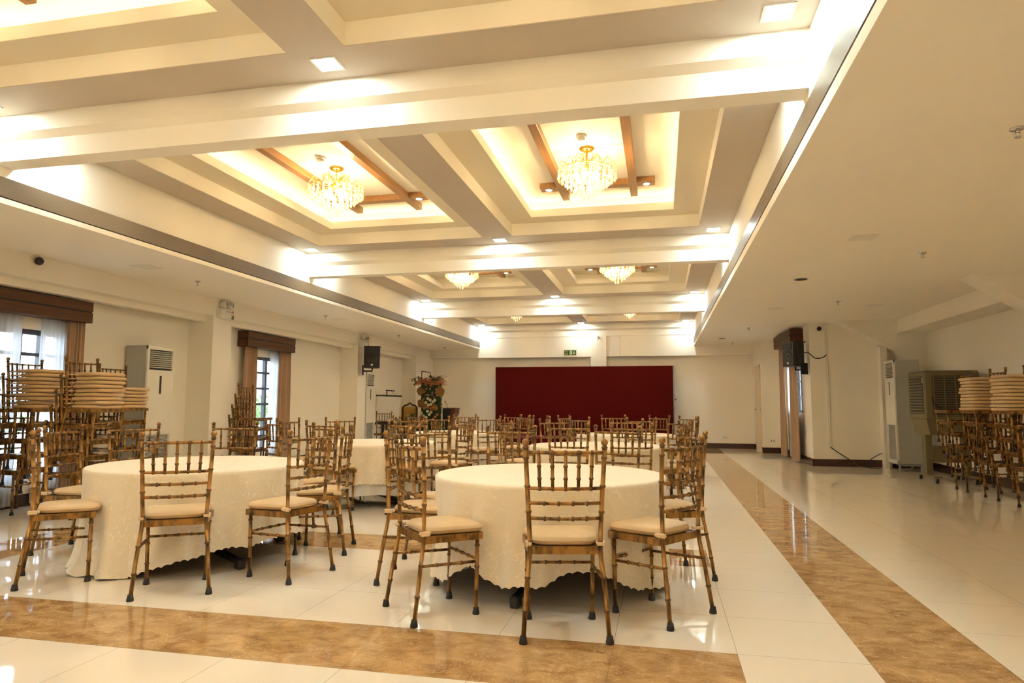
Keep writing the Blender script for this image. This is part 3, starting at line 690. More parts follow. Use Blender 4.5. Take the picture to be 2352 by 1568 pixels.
for x, y, s, lab in ((1.81, 6.5, .11, 'flush ceiling hatch, nearest on the right'), (1.78, 11.1, .11, 'flush ceiling hatch, farther on the right'), (3.18, 11.0, .11, 'flush ceiling hatch above the right alcove'), (-5.56, 6.31, .12, 'flush ceiling hatch, nearest on the left'), (-5.57, 11.0, .11, 'flush ceiling hatch, farther on the left')):
    o = tag(MB().bbox(x-s, x+s, y-s, y+s, ZS-.004, ZS+.001, .002).build('ceiling_hatch', 'acw'), lab, 'ceiling hatch', 'flush ceiling hatches')
for x, y, lab in ((1.67, 8.53, 'round dark ceiling speaker grille, nearer on the right low ceiling'), (1.38, 15.9, 'round dark ceiling speaker grille, farther on the right low ceiling')):
    o = empty('ceiling_speaker', (x, y, ZS), label=lab, cat='ceiling speaker', group='ceiling speaker grilles')
    MB().lathe((0, 0, 0), [(.085, 0), (.09, -.006)][::-1], 24).build('speaker_rim', 'white', o)
    MB().lathe((0, 0, -.004), [(.074, 0), (.07, -.006)][::-1], 24).build('grille', 'dark', o)
for x, y, z, lab in ((-6.235, 5.60, 2.555, 'dome camera on the left beam above the window'), (2.87, 13.22, 2.505, 'dome camera high on the right wall beside the conduit')):
    o = empty('dome_camera', (x, y, z), label=lab, cat='security camera', group='dome cameras')
    MB().ball((0, 0, 0), .042, 18, 12).build('dome', 'black', o)
    MB().tube([(-.044, 0, .01), (-.03, 0, .03), (0, 0, .04)], .018, 10).build('bracket', 'white', o) if x < 0 else MB().tube([(0, .06, .0), (0, .03, .0)], .03, 10).build('bracket', 'white', o)
# ================================================================ WALL FITTINGS
def emergency(x, y, z, lab):
    o = empty('emergency_light', (x, y, z), label=lab, cat='emergency light', group='twin-head emergency lights')
    MB().bbox(0, .075, -.15, .15, -.075, .075, .008).build('battery_box', 'white', o)
    MB().box(.075, .078, -.03, .14, .03, .04).build('indicator_strip', 'grey', o)
    for s, yaw_ in ((-.06, -25), (.075, 25)):
        T = Matrix.Translation((.05, s, .135)) @ Matrix.Rotation(R(90), 4, 'Y') @ Matrix.Rotation(R(yaw_), 4, 'X')
        h_ = MB().lathe((0, 0, 0), [(.02, -.05), (.05, -.03), (.058, .02), (.05, .04)], 20, T=T).build('lamp_head', 'white', o)
        MB().lathe((0, 0, 0), [(.046, .038), (.044, .045)], 20, T=T).build('lens', 'chrome', h_)
        MB().tube([(.04, s, .07), (.045, s, .10)], .012, 8).build('swivel', 'black', o)
    MB().box(.0755, .078, .09, .145, -.065, .0).build('warning_sticker', 'ysk', o); MB().box(.0765, .079, .115, .14, -.065, -.01).box(.0765, .079, .09, .115, -.065, -.045).build('sticker_print', 'black', o)
    MB().box(.0755, .078, .10, .14, .02, .055).build('status_sticker', 'osk', o)
    return o
emergency(-6.278, 8.66, 2.41, 'white twin-head emergency light on the nearer left column')
emergency(-6.278, 13.42, 2.395, 'white twin-head emergency light on the farther left column, above the loudspeaker')
def speaker(loc, rz, lab, flip):
    o = empty('loudspeaker', loc, rz, label=lab, cat='loudspeaker', group='black wall loudspeakers')
    # front towards -y
    pl = [(-.15, -.13), (.15, -.13), (.165, -.10), (.165, -.03), (.10, .15), (-.10, .15), (-.165, -.03), (-.165, -.10)]
    MB().prism(pl, -.23, .23, 'z').build('cabinet', 'black', o)
    T = Matrix.Rotation(R(90), 4, 'X')
    MB().lathe((0, -.128, -.06), [(.118, -.002), (.125, .004), (.118, .010), (.05, -.004), (.03, .006), (.001, .008)], 28, T=T).build('woofer', 'dark', o)
    MB().bbox(-.11, .11, -.14, -.128, .08, .20, .01).build('horn', 'dark', o); MB().box(-.015, .025, -.1425, -.13, -.185, -.15).build('badge', 'white', o)
    MB().bbox(-.17, .17, -.12, .14, .215, .235, .004).build('top_cap', 'black', o)
    s = flip
    MB().tube([(0, .03, -.23), (0, .03, -.29), (s*.20, .06, -.29)], .018, 8).box(s*.20-.012, s*.20+.012, -.01, .13, -.38, -.17).build('wall_bracket', 'blackm', o)
    return o
speaker((-5.99, 13.3, 2.09), R(18), 'black loudspeaker bracketed on the farther left column', -1)
speaker((2.45, 13.42, 2.05), R(-62), 'black loudspeaker bracketed on the right wall corner, with a cable', 1)
tag(MB().tube([(2.56, 13.25, 2.06), (2.66, 13.2, 2.07), (2.73, 13.2, 2.0), (2.78, 13.235, 1.965), (2.86, 13.25, 1.96), (2.94, 13.255, 1.985), (2.985, 13.26, 2.03)], .009, 8).build('speaker_cable', 'black'), 'black cable looping from the right loudspeaker to the white conduit', 'cable')
tag(MB().bbox(2.965, 3.005, 13.255, 13.282, .34, ZS, .003).build('wall_conduit', 'acw'), 'slim white conduit running down the right wall', 'conduit')
tag(MB().tube([(2.985, 13.262, .35), (3.1, 13.25, .26), (3.3, 13.24, .13), (3.42, 13.2, .02), (3.6, 13.0, .008), (3.72, 12.95, .008)], .008, 8).build('power_cable', 'black'), 'black cable drooping from the conduit down to the floor', 'cable')
tag(MB().tube([(3.95, 13.26, .28), (3.8, 13.24, .24), (3.66, 13.22, .16), (3.6, 13.2, .1)], .007, 8).build('power_cable', 'black'), 'short black cable behind the right air conditioner at the wall', 'cable')
for x, y, z, ax, lab in ((1.585, YE-.006, .28, 'y', 'white double wall socket low on the back wall'), (2.5, 16.543, .28, 'y', 'white and dark wall socket beside the curtain on the right')):
    o = empty('wall_socket', (x, y, z), label=lab, cat='wall socket', group='wall sockets'); MB().bbox(-.06, .06, -.004, .004, -.037, .037, .002).build('plate', 'white', o)
    for s in (-1, 1): MB().box(s*.028-.010, s*.028+.010, -.0055, 0, -.012, .012).build('outlet', 'dark' if y < 17 else 'grey', o)
tag(MB().bbox(-6.662, -6.655, 6.60, 6.66, .3, .36, .002).build('switch_plate', 'white'), 'white plate low on the left wall', 'switch plate')
# thin dark frame hung at the back-left pier
m = MB(); fy0, fy1, fz1 = 17.10, 17.78, 1.99
for q in ((fy0, fy0+.02, 1.2, fz1), (fy1-.02, fy1, 1.2, fz1), (fy0, fy1, fz1-.02, fz1), (fy0, fy1, 1.2, 1.22)): m.box(-6.278, -6.262, q[0], q[1], q[2], q[3])
o = tag(m.build('notice_frame', 'wood'), 'thin dark-edged frame on the wall above the flower panel', 'frame'); MB().box(-6.278, -6.272, fy0, fy1, 1.2, fz1).build('backing', 'paint', o)
# exit sign
def text_mesh(body, size, name, mt, parent, mtx):
    cu = D.curves.new(name, 'FONT'); cu.body = body; cu.size = size; cu.extrude = .0015
    o = D.objects.new(name, cu); COL.objects.link(o); dg = bpy.context.evaluated_depsgraph_get(); me = D.meshes.new_from_object(o.evaluated_get(dg)); D.objects.remove(o, do_unlink=True)
    me.materials.clear(); me.materials.append(M[mt]); n = D.objects.new(name, me); COL.objects.link(n); n.parent = parent; n.matrix_local = mtx; return n
ex = empty('fire_exit_sign', (-2.352, 17.845, 2.485), label='green fire exit sign with running man and arrow on the back beam', cat='exit sign')
MB().bbox(-.168, .168, -.008, .012, -.07, .07, .003).build('sign_board', 'exitg', ex)
MB().box(-.165, .165, -.0095, -.007, .062, .067).box(-.165, .165, -.0095, -.007, -.067, -.062).box(-.165, -.160, -.0095, -.007, -.067, .067).box(.160, .165, -.0095, -.007, -.067, .067).build('border', 'exity', ex)
for tx, z in (('Fire', .008), ('Exit', -.048)): text_mesh(tx, .062, 'lettering', 'exity', ex, Matrix.Translation((-.15, -.010, z)) @ Matrix.Rotation(R(90), 4, 'X'))
MB().box(-.012, .055, -.0095, -.007, -.052, .052).build('doorway_pictogram', 'exity', ex)
m = MB(); m.lathe((.028, -.010, .036), [(.010, -.001), (.010, .001)], 12, T=Matrix.Rotation(R(90), 4, 'X'))
for a, b in (((.024, .024), (.012, -.008)), ((.020, .016), (.040, .008)), ((.022, .018), (.002, .012)), ((.012, -.008), (.030, -.022)), ((.030, -.022), (.026, -.046)), ((.012, -.008), (.0, -.03)), ((.0, -.03), (-.008, -.034))): m.tube([(a[0], -.010, a[1]), (b[0], -.010, b[1])], .0042, 6)
m.build('running_man_pictogram', 'exitg', ex)
m = MB(); m.box(.098, .112, -.0095, -.007, -.02, .05); m.prism([(.070, .0), (.105, -.048), (.140, .0), (.122, .0), (.105, -.022), (.088, .0)], -.0095, -.007, 'y'); m.build('arrow_pictogram', 'exity', ex)
tag(MB().tube([(-2.26, 17.85, 2.56), (-2.26, 17.85, 2.66), (-2.22, 17.852, 2.72), (-2.20, 17.85, 2.80), (-2.25, 17.85, 2.88)], .004, 6).build('sign_cable', 'white'), 'thin white cable rising from the exit sign', 'cable')
tag(MB().tube([(-1.02, 17.84, 2.38), (-1.04, 17.84, 2.92)], .012, 8).build('cable_pipe', 'paint'), 'pale pipe running up the back beam right of the pilaster', 'pipe')
m = empty('hook_fitting', (-1.60, 17.80, 2.88), label='small metal fitting under the last beam above the pilaster', cat='fitting')
MB().lathe((0, 0, 0), [(.03, 0), (.03, .02)], 12).build('plate', 'chrome', m); MB().tube([(0, 0, 0), (.02, -.02, -.04), (-.01, -.03, -.07), (-.03, -.02, -.03)], .007, 6).build('hook', 'chrome', m)
# ================================================================ AIR CONDITIONERS AND COOLER
def aircon(x, y0, y1, dep, sg, z0, z1, lab, stand=False):
    """front plane at x facing sg*x"""
    o = empty('air_conditioner', (x, (y0+y1)/2, 0), label=lab, cat='air conditioner', group='floor-standing air conditioners'); h = (y1-y0)/2; f = lambda a: a*sg
    def bx(nm, a, b, c, d, e, g, mt, par=o, bev=.004):
        xa, xb = sorted((f(a), f(b))); return MB().bbox(xa, xb, c, d, e, g, bev).build(nm, mt, par)
    body = bx('cabinet', -dep, -.03, -h, h, z0, z1, 'acs'); H = z1-z0
    fp = bx('front_panel', -.03, 0, -h, h, z0+H*.37, z0+H*.83, 'acw', bev=.008)
    for a, b in ((-h, -h+.035), (h-.035, h)): bx('front_frame', -.03, .002, a, b, z0+H*.83, z1, 'acw', bev=.003); bx('front_frame', -.03, .002, a, b, z0, z0+H*.37, 'acw', bev=.003)
    bx('front_frame', -.03, .004, -h, h, z1-.05, z1, 'acw'); bx('front_frame', -.03, .002, -h, h, z0, z0+.06, 'acw')
    bx('grille_recess', -.03, -.022, -h+.03, h-.03, z0+H*.83, z1-.05, 'dark', bev=.001)
    n = 9; za = z0+H*.84; zb = z1-.06
    for k in range(n):
        z = za+(zb-za)*(k+.5)/n; m = MB(); T = Matrix.Translation((f(-.010), 0, z)) @ Matrix.Rotation(R(-20*sg), 4, 'Y'); m.bbox(-.014, .014, -h+.034, h-.034, -.003, .003, .001, T=T); m.build('louvre', 'acw', o)
    m = MB(); za = z0+.06; zb = z0+H*.37; n = 38
    xa, xb = sorted((f(-.022), f(-.03))); m.box(xa, xb, -h+.03, h-.03, za, zb, 1)
    for k in range(n): z = za+(zb-za)*(k+.5)/n; xa, xb = sorted((f(-.012), f(-.023))); m.box(xa, xb, -h+.034, h-.034, z-.0028, z+.0028, 0)
    m.build('intake_grille', ['white', 'dark'], o)
    bx('display', -.002, .003, -.015, .02, z0+H*.66, z0+H*.79, 'black', bev=.001)
    if stand:
        m = MB()
        for a in (-dep+.02, -.05):
            for b in (-h+.02, h-.02): xx = sorted((f(a), f(a+.03))); MB().box(xx[0], xx[1], b-.015, b+.015, 0, z0).build('stand_leg', 'grey', o)
        xx = sorted((f(-dep), f(-.01))); m.box(xx[0], xx[1], -h, -h+.02, z0-.03, z0); m.box(xx[0], xx[1], h-.02, h, z0-.03, z0); m.box(min(f(-dep), f(-.01)), max(f(-dep), f(-.01)), -h, h, z0-.008, z0); m.build('stand_tray', 'grey', o)
    return o
aircon(-6.33, 7.28, 7.76, .33, 1, .03, 1.835, 'tall cream air conditioner by the left wall, near the window')
aircon(-6.30, 13.72, 14.16, .33, 1, .03, 1.80, 'cream air conditioner behind the farther left column')
aircon(3.83, 12.42, 12.90, .40, -1, .13, 1.87, 'tall grey-sided air conditioner on a steel stand in the right alcove', True)
tag(MB().bbox(4.02, 4.12, 12.60, 12.66, 1.871, 1.90, .004).build('remote_control', 'white'), 'small white item lying on top of the right air conditioner', 'remote control')
# evaporative cooler on casters
cl = empty('air_cooler', (4.06, 11.05, 0), label='olive evaporative air cooler on a wheeled stand in the right alcove', cat='air cooler')
hx, hy = .36, .33
MB().bbox(-hx, hx, -hy, hy, .90, 1.59, .02).build('housing', 'olive', cl)
MB().bbox(-hx+.015, hx-.015, -hy+.015, hy-.015, 1.585, 1.605, .006).build('lid', 'olive', cl)
MB().prism([(-hx+.02, .90), (hx-.02, .90), (hx-.06, .68), (-hx+.06, .68)], -hy+.03, hy-.03, 'y').build('water_tank', 'olive', cl)
MB().box(-hx-.003, -hx+.005, -hy+.05, hy-.13+.06, .98, 1.53).build('outlet_recess', 'dark', cl)
for k in range(13):
    z = 1.0+k*.0425; T = Matrix.Translation((-hx-.006, -.035, z)) @ Matrix.Rotation(R(25), 4, 'Y'); MB().bbox(-.012, .012, -hy+.085, hy-.035, -.008, .008, .002, T=T).build('louvre', 'olive', cl)
MB().box(-hx-.006, -hx, -hy+.07-.02, -hy+.10-.03, 1.42, 1.52).build('control_label', 'white', cl)
m = MB(); m.box(-hx+.10, hx-.06, -hy-.004, -hy+.004, .95, 1.53, 1)
for k in range(17): z = .965+k*.034; m.box(-hx+.10, hx-.06, -hy-.012, -hy, z-.006, z+.006, 0)
for k in range(4): x = -hx+.12+k*.14; m.box(x-.006, x+.006, -hy-.014, -hy, .95, 1.53, 0)
m.build('cooling_pad_grille', ['olive', 'olived'], cl)
MB().tube([(-hx+.09, -hy-.012, 1.22), (-hx+.10, -hy-.04, 1.12), (-hx+.18, -hy-.05, 1.06), (-hx+.28, -hy-.03, 1.02)], .008, 6).build('power_lead', 'black', cl)
for s in (-1, 1): MB().bbox(s*.25-.045, s*.25+.045, -.07, .07, .09, .70, .006).build('stand_post', 'olive', cl)
MB().bbox(-.22, .22, -.085, -.055, .28, .52, .004).build('cross_panel', 'olive', cl); b_ = MB().lathe((-.02, -.088, .40), [(.05, -.002), (.05, .002)], 20, T=Matrix.Rotation(R(90), 4, 'X')).build('badge', 'logo', cl)
for s in (-1, 1):
    MB().bbox(s*.25-.05, s*.25+.05, -.36, .36, .075, .10, .004).build('stand_foot', 'olive', cl)
    for t in (-1, 1):
        m = MB(); m.lathe((s*.25, t*.31, .034), [(.033, -.014), (.034, -.008), (.034, .008), (.033, .014)], 16, T=Matrix.Rotation(R(90), 4, 'Y')); w_ = m.build('caster', 'black', cl)
        MB().box(s*.25-.022, s*.25-.016, t*.31-.02, t*.31+.02, .03, .076).box(s*.25+.016, s*.25+.022, t*.31-.02, t*.31+.02, .03, .076).build('caster_fork', 'chrome', w_)
# ================================================================ CURTAINS
def curtain(nm, x, ya, yb, z0, z1, folds, amp, mt, lab, cat, group, th=.006, seed=1, flare=0):
    N = folds*10; rows = 6; vs = []; fs = []; rng = random.Random(seed); ph = rng.uniform(0, 6)
    for side in (0, 1):
        for j in range(rows+1):
            t = j/rows; z = z1+(z0-z1)*t
            for i in range(N+1):
                u = i/N; y = ya+(yb-ya)*u; y = (y-(ya+yb)/2)*(1+flare*t)+(ya+yb)/2
                ofs = amp*(math.sin(2*math.pi*folds*u+ph+.5*math.sin(5*u+ph))+.35*math.sin(2*math.pi*folds*2.3*u+ph*2))*(.55+.45*t)
                vs.append((ofs+(th if side else 0), y-(ya+yb)/2, z))
    n1 = (rows+1)*(N+1)
    for j in range(rows):
        for i in range(N):
            a = j*(N+1)+i; fs.append((a, a+1, a+N+2, a+N+1)); fs.append((n1+a, n1+a+N+1, n1+a+N+2, n1+a+1))
    for j in range(rows):
        for e in (0, N): a = j*(N+1)+e; fs.append((a, a+N+1, n1+a+N+1, n1+a))
    for i in range(N):
        for j in (0, rows): a = j*(N+1)+i; fs.append((a, n1+a, n1+a+1, a+1))
    m = MB(); m.add(vs, fs, 0, True); o = m.build(nm, mt, loc=(x, (ya+yb)/2, 0)); return tag(o, lab, cat, group)
def pelmet(x0, x1, y0, y1, z0, z1, lab):
    o = empty('pelmet', ((x0+x1)/2, (y0+y1)/2, z0), label=lab, cat='pelmet', group='dark wooden pelmets'); hx_, hy_ = (x1-x0)/2, (y1-y0)/2; H = z1-z0
    zm = H*.52
    MB().bbox(-hx_, hx_, -hy_, hy_, 0, zm-.008, .003).build('lower_board', 'wood', o); MB().bbox(-hx_, hx_, -hy_, hy_, zm+.008, H, .003).build('upper_board', 'wood', o)
    MB().box(-hx_+.008, hx_-.008, -hy_+.008, hy_-.008, zm-.009, zm+.009).build('groove', 'woodr', o); return o
G = 'brown curtains'; G2 = 'white sheer curtains'
def winset(ya, yb, zt, zb, nm, s, xw=WL):
    pelmet(xw, xw+.20, ya-.10, yb+.10, zt-.25, zt, 'dark wooden pelmet box above %s' % nm)
    return
pelmet(WL+.002, -6.48, 5.31, 6.56, 2.03, 2.27, 'dark wooden pelmet box above the nearest left window')
pelmet(WL+.002, -6.48, 9.60, 11.04, 2.02, 2.27, 'dark wooden pelmet box above the left window past the first column')
curtain('curtain', -6.56, 5.33, 5.46, .03, 2.10, 3, .028, 'curt', 'brown curtain at the near side of the nearest left window', 'curtain', G, seed=2)
curtain('curtain', -6.56, 6.29, 6.52, .03, 2.10, 5, .028, 'curt', 'brown curtain at the far side of the nearest left window', 'curtain', G, seed=3, flare=.05)
curtain('sheer_curtain', -6.625, 5.45, 5.80, .03, 2.10, 5, .016, 'sheer', 'white sheer at the near side of the nearest left window', 'sheer curtain', G2, th=.002, seed=4)
curtain('sheer_curtain', -6.625, 6.03, 6.34, .03, 2.10, 5, .016, 'sheer', 'white sheer at the far side of the nearest left window', 'sheer curtain', G2, th=.002, seed=5)
curtain('curtain', -6.56, 9.66, 9.98, .03, 2.08, 6, .030, 'curt', 'brown curtain left of the window past the first column', 'curtain', G, seed=6, flare=.06)
curtain('curtain', -6.56, 10.64, 11.0, .03, 2.08, 6, .030, 'curt', 'brown curtain right of the window past the first column', 'curtain', G, seed=7, flare=.03)
curtain('sheer_curtain', -6.63, 10.46, 10.74, .03, 2.08, 4, .014, 'sheer', 'white sheer over the right half of the window past the first column', 'sheer curtain', G2, th=.002, seed=8)
pelmet(2.46, 2.698, 13.78, 15.72, 2.32, 2.575, 'dark wooden pelmet box above the right wall window')
curtain('curtain', 2.57, 15.18, 15.70, .03, 2.38, 6, .034, 'curt', 'brown curtain at the far side of the right wall window', 'curtain', G, seed=9)
curtain('curtain', 2.57, 13.88, 14.58, .03, 2.38, 7, .036, 'curt', 'brown curtain at the near side of the right wall window', 'curtain', G, seed=10, flare=.06)
curtain('sheer_curtain', 2.65, 14.3, 15.3, .03, 2.38, 10, .014, 'sheer', 'white sheer between the curtains of the right wall window', 'sheer curtain', G2, th=.002, seed=11)
# ================================================================ STAGE AND BACKDROP
o = tag(MB().bbox(-3.95, .40, 16.25, 18.0, 0, .29, .004).build('stage_platform', 'redc'), 'low red-carpeted stage platform in front of the maroon backdrop', 'stage')
MB().bbox(-3.96, .41, 16.235, 16.25, .02, .275, .003).build('stage_skirt', 'red', o)
o = tag(MB().bbox(-4.35, .31, 17.62, 17.70, .292, 2.10, .006).build('backdrop_panel', 'red'), 'wide maroon fabric backdrop panel on the stage at the back wall', 'backdrop')
MB().box(.311, .345, 17.60, 17.70, .292, 2.10).build('edge_trim', 'grey', o)
for x in (-3.6, -2.0, -.4): MB().tube([(x, 17.70, .30), (x, 17.92, .30), (x, 17.72, 1.6)], .015, 6).build('prop_strut', 'blackm', o)
def leaves(mb, c, n, rad, size, seed, sx=1, sy=1, sz=1, mi=0):
    rng = random.Random(seed)
    for _ in range(n):
        v = Vector((rng.gauss(0, 1)*rad*sx, rng.gauss(0, 1)*rad*sy, rng.gauss(0, 1)*rad*sz))+Vector(c); s = size*rng.uniform(.6, 1.2)
        Rm = Matrix.Rotation(rng.uniform(0, 6.28), 3, 'Z') @ Matrix.Rotation(rng.uniform(-1.2, 1.2), 3, 'X') @ Matrix.Rotation(rng.uniform(0, 6.28), 3, 'Y')
        pts = [Vector(p)*s for p in ((-1, 0, 0), (-.4, .42, .08), (.4, .36, .05), (1, 0, -.1), (.4, -.36, .05), (-.4, -.42, .08), (0, 0, -.06))]
        mb.add([v+Rm @ p for p in pts], [(0, 1, 6), (1, 2, 6), (2, 3, 6), (3, 4, 6), (4, 5, 6), (5, 0, 6)], mi)
def flower(mb, c, r_, seed, petals=10):
    rng = random.Random(seed); c = Vector(c)
    for k in range(petals*2):
        t = 2*math.pi*k/petals+rng.uniform(-.2, .2); lay = k//petals; el = .35+.55*lay; d = Vector((math.cos(t)*math.cos(el), -math.sin(el), math.sin(t)*math.cos(el))); s = Vector((-math.sin(t), 0, math.cos(t)))*r_*.34
        mb.add([c, c+d*r_*.6+s, c+d*r_, c+d*r_*.6-s], [(0, 1, 2, 3)])
    mb.ball(c+Vector((0, -r_*.35, 0)), r_*.42, 8, 6)
m = MB(); leaves(m, (.36, 17.66, 1.22), 9, .05, .035, 5, sy=.3); tag(m.build('leaf_sprig', 'green'), 'green leaf sprig poking out beside the right edge of the backdrop', 'leaves')
# flower panel
fp = empty('flower_panel', (-5.72, 16.35, 0), R(-6), label='tall green wall panel dressed with flowers and dried palm leaves, left of backdrop', cat='flower panel')
MB().bbox(-.27, .27, -.03, .03, 0, 1.68, .005).build('panel', 'green', fp)
m = MB(); rng = random.Random(9)
for k in range(900):
    leaves(m, (rng.uniform(-.28, .28), -.045, rng.uniform(.05, 1.68)), 1, .008, .024, 100+k)
for k in range(150): leaves(m, (.275, rng.uniform(-.03, .03), rng.uniform(.05, 1.6)), 1, .008, .024, 2000+k)
tag(m.build('leaf_covering', 'green', fp), kind='stuff')
m = MB()
for k in range(44): leaves(m, (rng.uniform(-.40, .38), -.09, 1.66+rng.uniform(-.06, .08)), 24, .03, .026, 300+k)
leaves(m, (.36, -.1, 1.74), 14, .04, .03, 77); tag(m.build('orange_foliage_spray', 'orange', fp), kind='stuff')
m = MB()
for x, z in ((-.42, 1.72), (-.40, 1.62), (-.30, 1.74), (.02, 1.80), (.12, 1.74), (.28, 1.74), (.2, 1.72)): leaves(m, (x, -.13, z), 14, .03, .038, int(900+x*100))
m.build('eucalyptus_leaves', 'green', fp)
def palm(c, ang, L_, w_, seed):
    mb = MB(); n = 9; vs = [Vector((0, 0, 0))]; c = Vector(c)
    for k in range(2*n+1):
        t = (k/(2*n)-.5)*R(w_); r_ = L_*(1 if k % 2 == 0 else .93)*(1-.25*abs(k/(2*n)-.5)*2); vs.append(Vector((math.sin(t)*r_, .012*(1 if k % 2 else -1), math.cos(t)*r_)))
    T = Matrix.Rotation(R(ang), 3, 'Y'); f = [(0, k, k+1) for k in range(1, 2*n+1)]
    vs2 = [c+T @ v for v in vs]; mb.add(vs2, f); mb.add([v+Vector((0, .003, 0)) for v in vs2], [tuple(reversed(q)) for q in f]); return mb
for c, ang, L_, w_ in (((-.10, -.08, 1.42), -85, .30, 70), ((.12, -.08, 1.38), 78, .30, 90), ((-.08, -.08, 1.0), -55, .34, 60), ((.02, -.09, .95), 60, .24, 70), ((.0, -.1, .62), 105, .34, 80), ((-.05, -.1, .70), -110, .26, 70)):
    palm(c, ang, L_, w_, 1).build('dried_palm_leaf', 'palm', fp)
for k in range(16):
    m = MB(); flower(m, (rng.uniform(-.16, .18)+(-.06 if k % 2 else .04), -.09, rng.uniform(1.18, 1.50)), .030, k); m.build('pink_flower', 'pink', fp)
for (x, z) in ((-.05, 1.24), (.02, 1.20), (.1, 1.16), (-.10, 1.14), (.15, 1.2), (.04, 1.10), (-.03, 1.08), (-.22, .88), (-.16, .80), (-.05, .92), (.0, .84), (.05, .90), (-.08, .76), (.08, .42), (.14, .36), (.2, .40), (.0, .36), (.25, .34)):
    m = MB(); flower(m, (x, -.10, z), .048, int(abs(x)*100)); m.build('cream_flower', 'wflow', fp)
for (x, z) in ((-.06, 1.02), (.03, 1.0), (.12, 1.02), (-.14, 1.0), (.2, 1.0), (.16, .78), (.1, .72), (.0, .70), (-.1, .66), (.22, .84)):
    m = MB(); flower(m, (x, -.095, z), .045, int(abs(z)*100)); m.build('orange_flower', 'orange', fp)
# low planting beside the panel
o = empty('low_flower_arrangement', (-5.92, 15.75, 0), label='low arrangement of leaves and orange blooms left of the flower panel', cat='flower arrangement')
MB().lathe((0, 0, 0), [(.07, 0), (.09, .02), (.12, .50), (.11, .52)], 20).build('planter', 'blackm', o)
m = MB(); leaves(m, (-.08, 0, .74), 80, .07, .04, 31); m.build('foliage', 'green', o)
m = MB(); leaves(m, (.12, 0, .68), 90, .05, .03, 32); m.build('orange_foliage', 'orange', o)
# lectern
le = empty('lectern', (-5.32, 16.75, 0), R(-8), label='waisted mahogany lectern beside the flower panel', cat='lectern')
MB().prism([(-.15, 0), (.13, 0), (.13, .42), (.10, .50), (.05, .58), (.05, .68), (.17, .86), (.17, 1.0), (-.15, 1.0)], -.14, .14, 'y').build('body', 'bronze', le)
MB().prism([(-.17, .03), (.06, .03), (.06, .42), (-.02, .56), (.03, .72), (.06, .98), (-.17, .98)], -.155, -.14, 'y').build('front_panel', 'dark', le)
MB().bbox(-.17, .19, -.17, .17, .985, 1.01, .004).build('top', 'bronze', le)
MB().tube([(-.10, 0, 1.01), (-.12, -.03, 1.10), (-.14, -.06, 1.16)], .006, 6).lathe((-.145, -.065, 1.165), [(.012, -.02), (.014, .01), (.008, .02)], 8).build('microphone', 'black', le)
# portable projection screen
ps = empty('projection_screen', (-6.36, 15.1, 0), R(2), label='white portable projection screen on a stand near the back left corner', cat='projection screen')
MB().prism([(-.33, .66), (.26, .70), (.30, 1.27), (-.285, 1.29)], -.012, -.008, 'y').build('screen_fabric', 'screen', ps)
MB().tube([(-.37, 0, .635), (.36, 0, .69)], .035, 10).build('screen_case', 'black', ps); MB().tube([(-.31, 0, 1.305), (.325, 0, 1.285)], .02, 8).build('top_bar', 'black', ps)
MB().tube([(-.06, .03, .25), (-.06, .03, 1.44)], .013, 8).build('mast', 'blackm', ps); MB().tube([(-.085, .03, 1.43), (.15, .0, 1.41)], .012, 8).build('hanger_arm', 'blackm', ps)
MB().tube([(-.06, .02, 1.36), (-.16, .01, 1.31)], .003, 5).tube([(.06, .0, 1.41), (.18, .0, 1.30)], .003, 5).build('hanger_cord', 'black', ps)
for a in (90, 210, 330): MB().tube([(-.06, .03, .42), (-.06+.42*math.cos(R(a)), .03+.42*math.sin(R(a)), .012)], .011, 8).build('leg', 'blackm', ps)
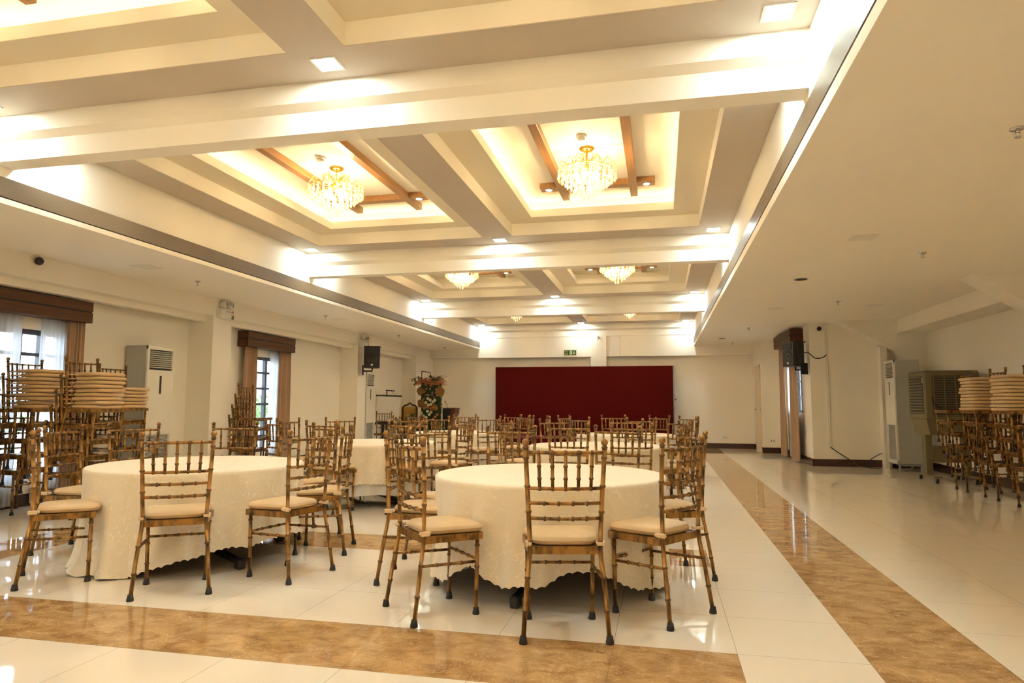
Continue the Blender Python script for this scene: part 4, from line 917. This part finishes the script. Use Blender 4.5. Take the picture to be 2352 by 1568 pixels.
# black covered table and armchair behind the screen
o = empty('side_table', (-6.36, 15.62, 0), label='small black table standing behind the projection screen', cat='table')
MB().bbox(-.30, .30, -.22, .22, .60, .635, .004).build('tabletop', 'black', o)
for x in (-.27, .27):
    for y in (-.19, .19): MB().box(x-.02, x+.02, y-.02, y+.02, 0, .60).build('leg', 'black', o)
tag(MB().lathe((-6.30, 15.58, .636), [(.03, 0), (.032, .09), (.012, .12), (.012, .15)], 12).build('bottle', 'white'), 'small pale bottle standing on the black side table', 'bottle')
o = empty('armchair', (-6.34, 16.25, 0), label='ornate dark armchair with mustard back cushion, behind the projection screen', cat='armchair')
MB().bbox(-.22, .22, -.2, .2, .36, .44, .015).build('seat', 'yellow', o); MB().bbox(-.17, .17, .17, .22, .58, 1.02, .015).build('back_cushion', 'yellow', o)
m = MB(); m.bbox(-.21, -.17, .17, .23, 0, 1.02, .006).bbox(.17, .21, .17, .23, 0, 1.02, .006); m.tube([(-.19, .2, 1.02), (-.15, .2, 1.06), (-.07, .2, 1.08), (0, .2, 1.13), (.07, .2, 1.08), (.15, .2, 1.06), (.19, .2, 1.02)], .022, 8); m.build('back_frame', 'wood', o)
for x in (-.19, .19): MB().bbox(x-.02, x+.02, -.2, -.16, 0, .6, .005).build('front_leg', 'wood', o); MB().bbox(x-.02, x+.02, -.2, .2, .6, .635, .005).build('armrest', 'wood', o)
# ================================================================ OUTSIDE THE WINDOWS
tag(MB().box(-40, -7.6, -20, 40, -.5, -.15).build('ground', 'conc'), kind='structure')
for k, (x, y, s) in enumerate(((-13, 13.0, 1.0), (-14, 16.5, 1.1), (-13.5, 20.2, .9), (-12.5, 9.6, .8), (-14, 24, 1.2))):
    o = empty('bush', (x, y, -.15), label='pale green garden bush outside, %s seen through the left windows' % ['first', 'second', 'third', 'fourth', 'fifth'][k], cat='bush', group='garden bushes outside the windows')
    m = MB(); leaves(m, (0, 0, 1.0*s), 900, .5*s, .10, 600+k, sz=.7); m.build('foliage', 'foliage', o); MB().tube([(0, 0, 0), (0, 0, 1.1*s)], .06, 8).build('trunk', 'wood', o)
m = empty('garden_railing', (-10.5, 14, -.15), label='white railing outside beyond the left windows', cat='railing')
for z in (.35, .62): MB().box(-.02, .02, -8, 8, z, z+.04).build('rail', 'white', m)
for k in range(17): MB().box(-.025, .025, -8+k-.025, -8+k+.025, 0, .68).build('railing_post', 'white', m)
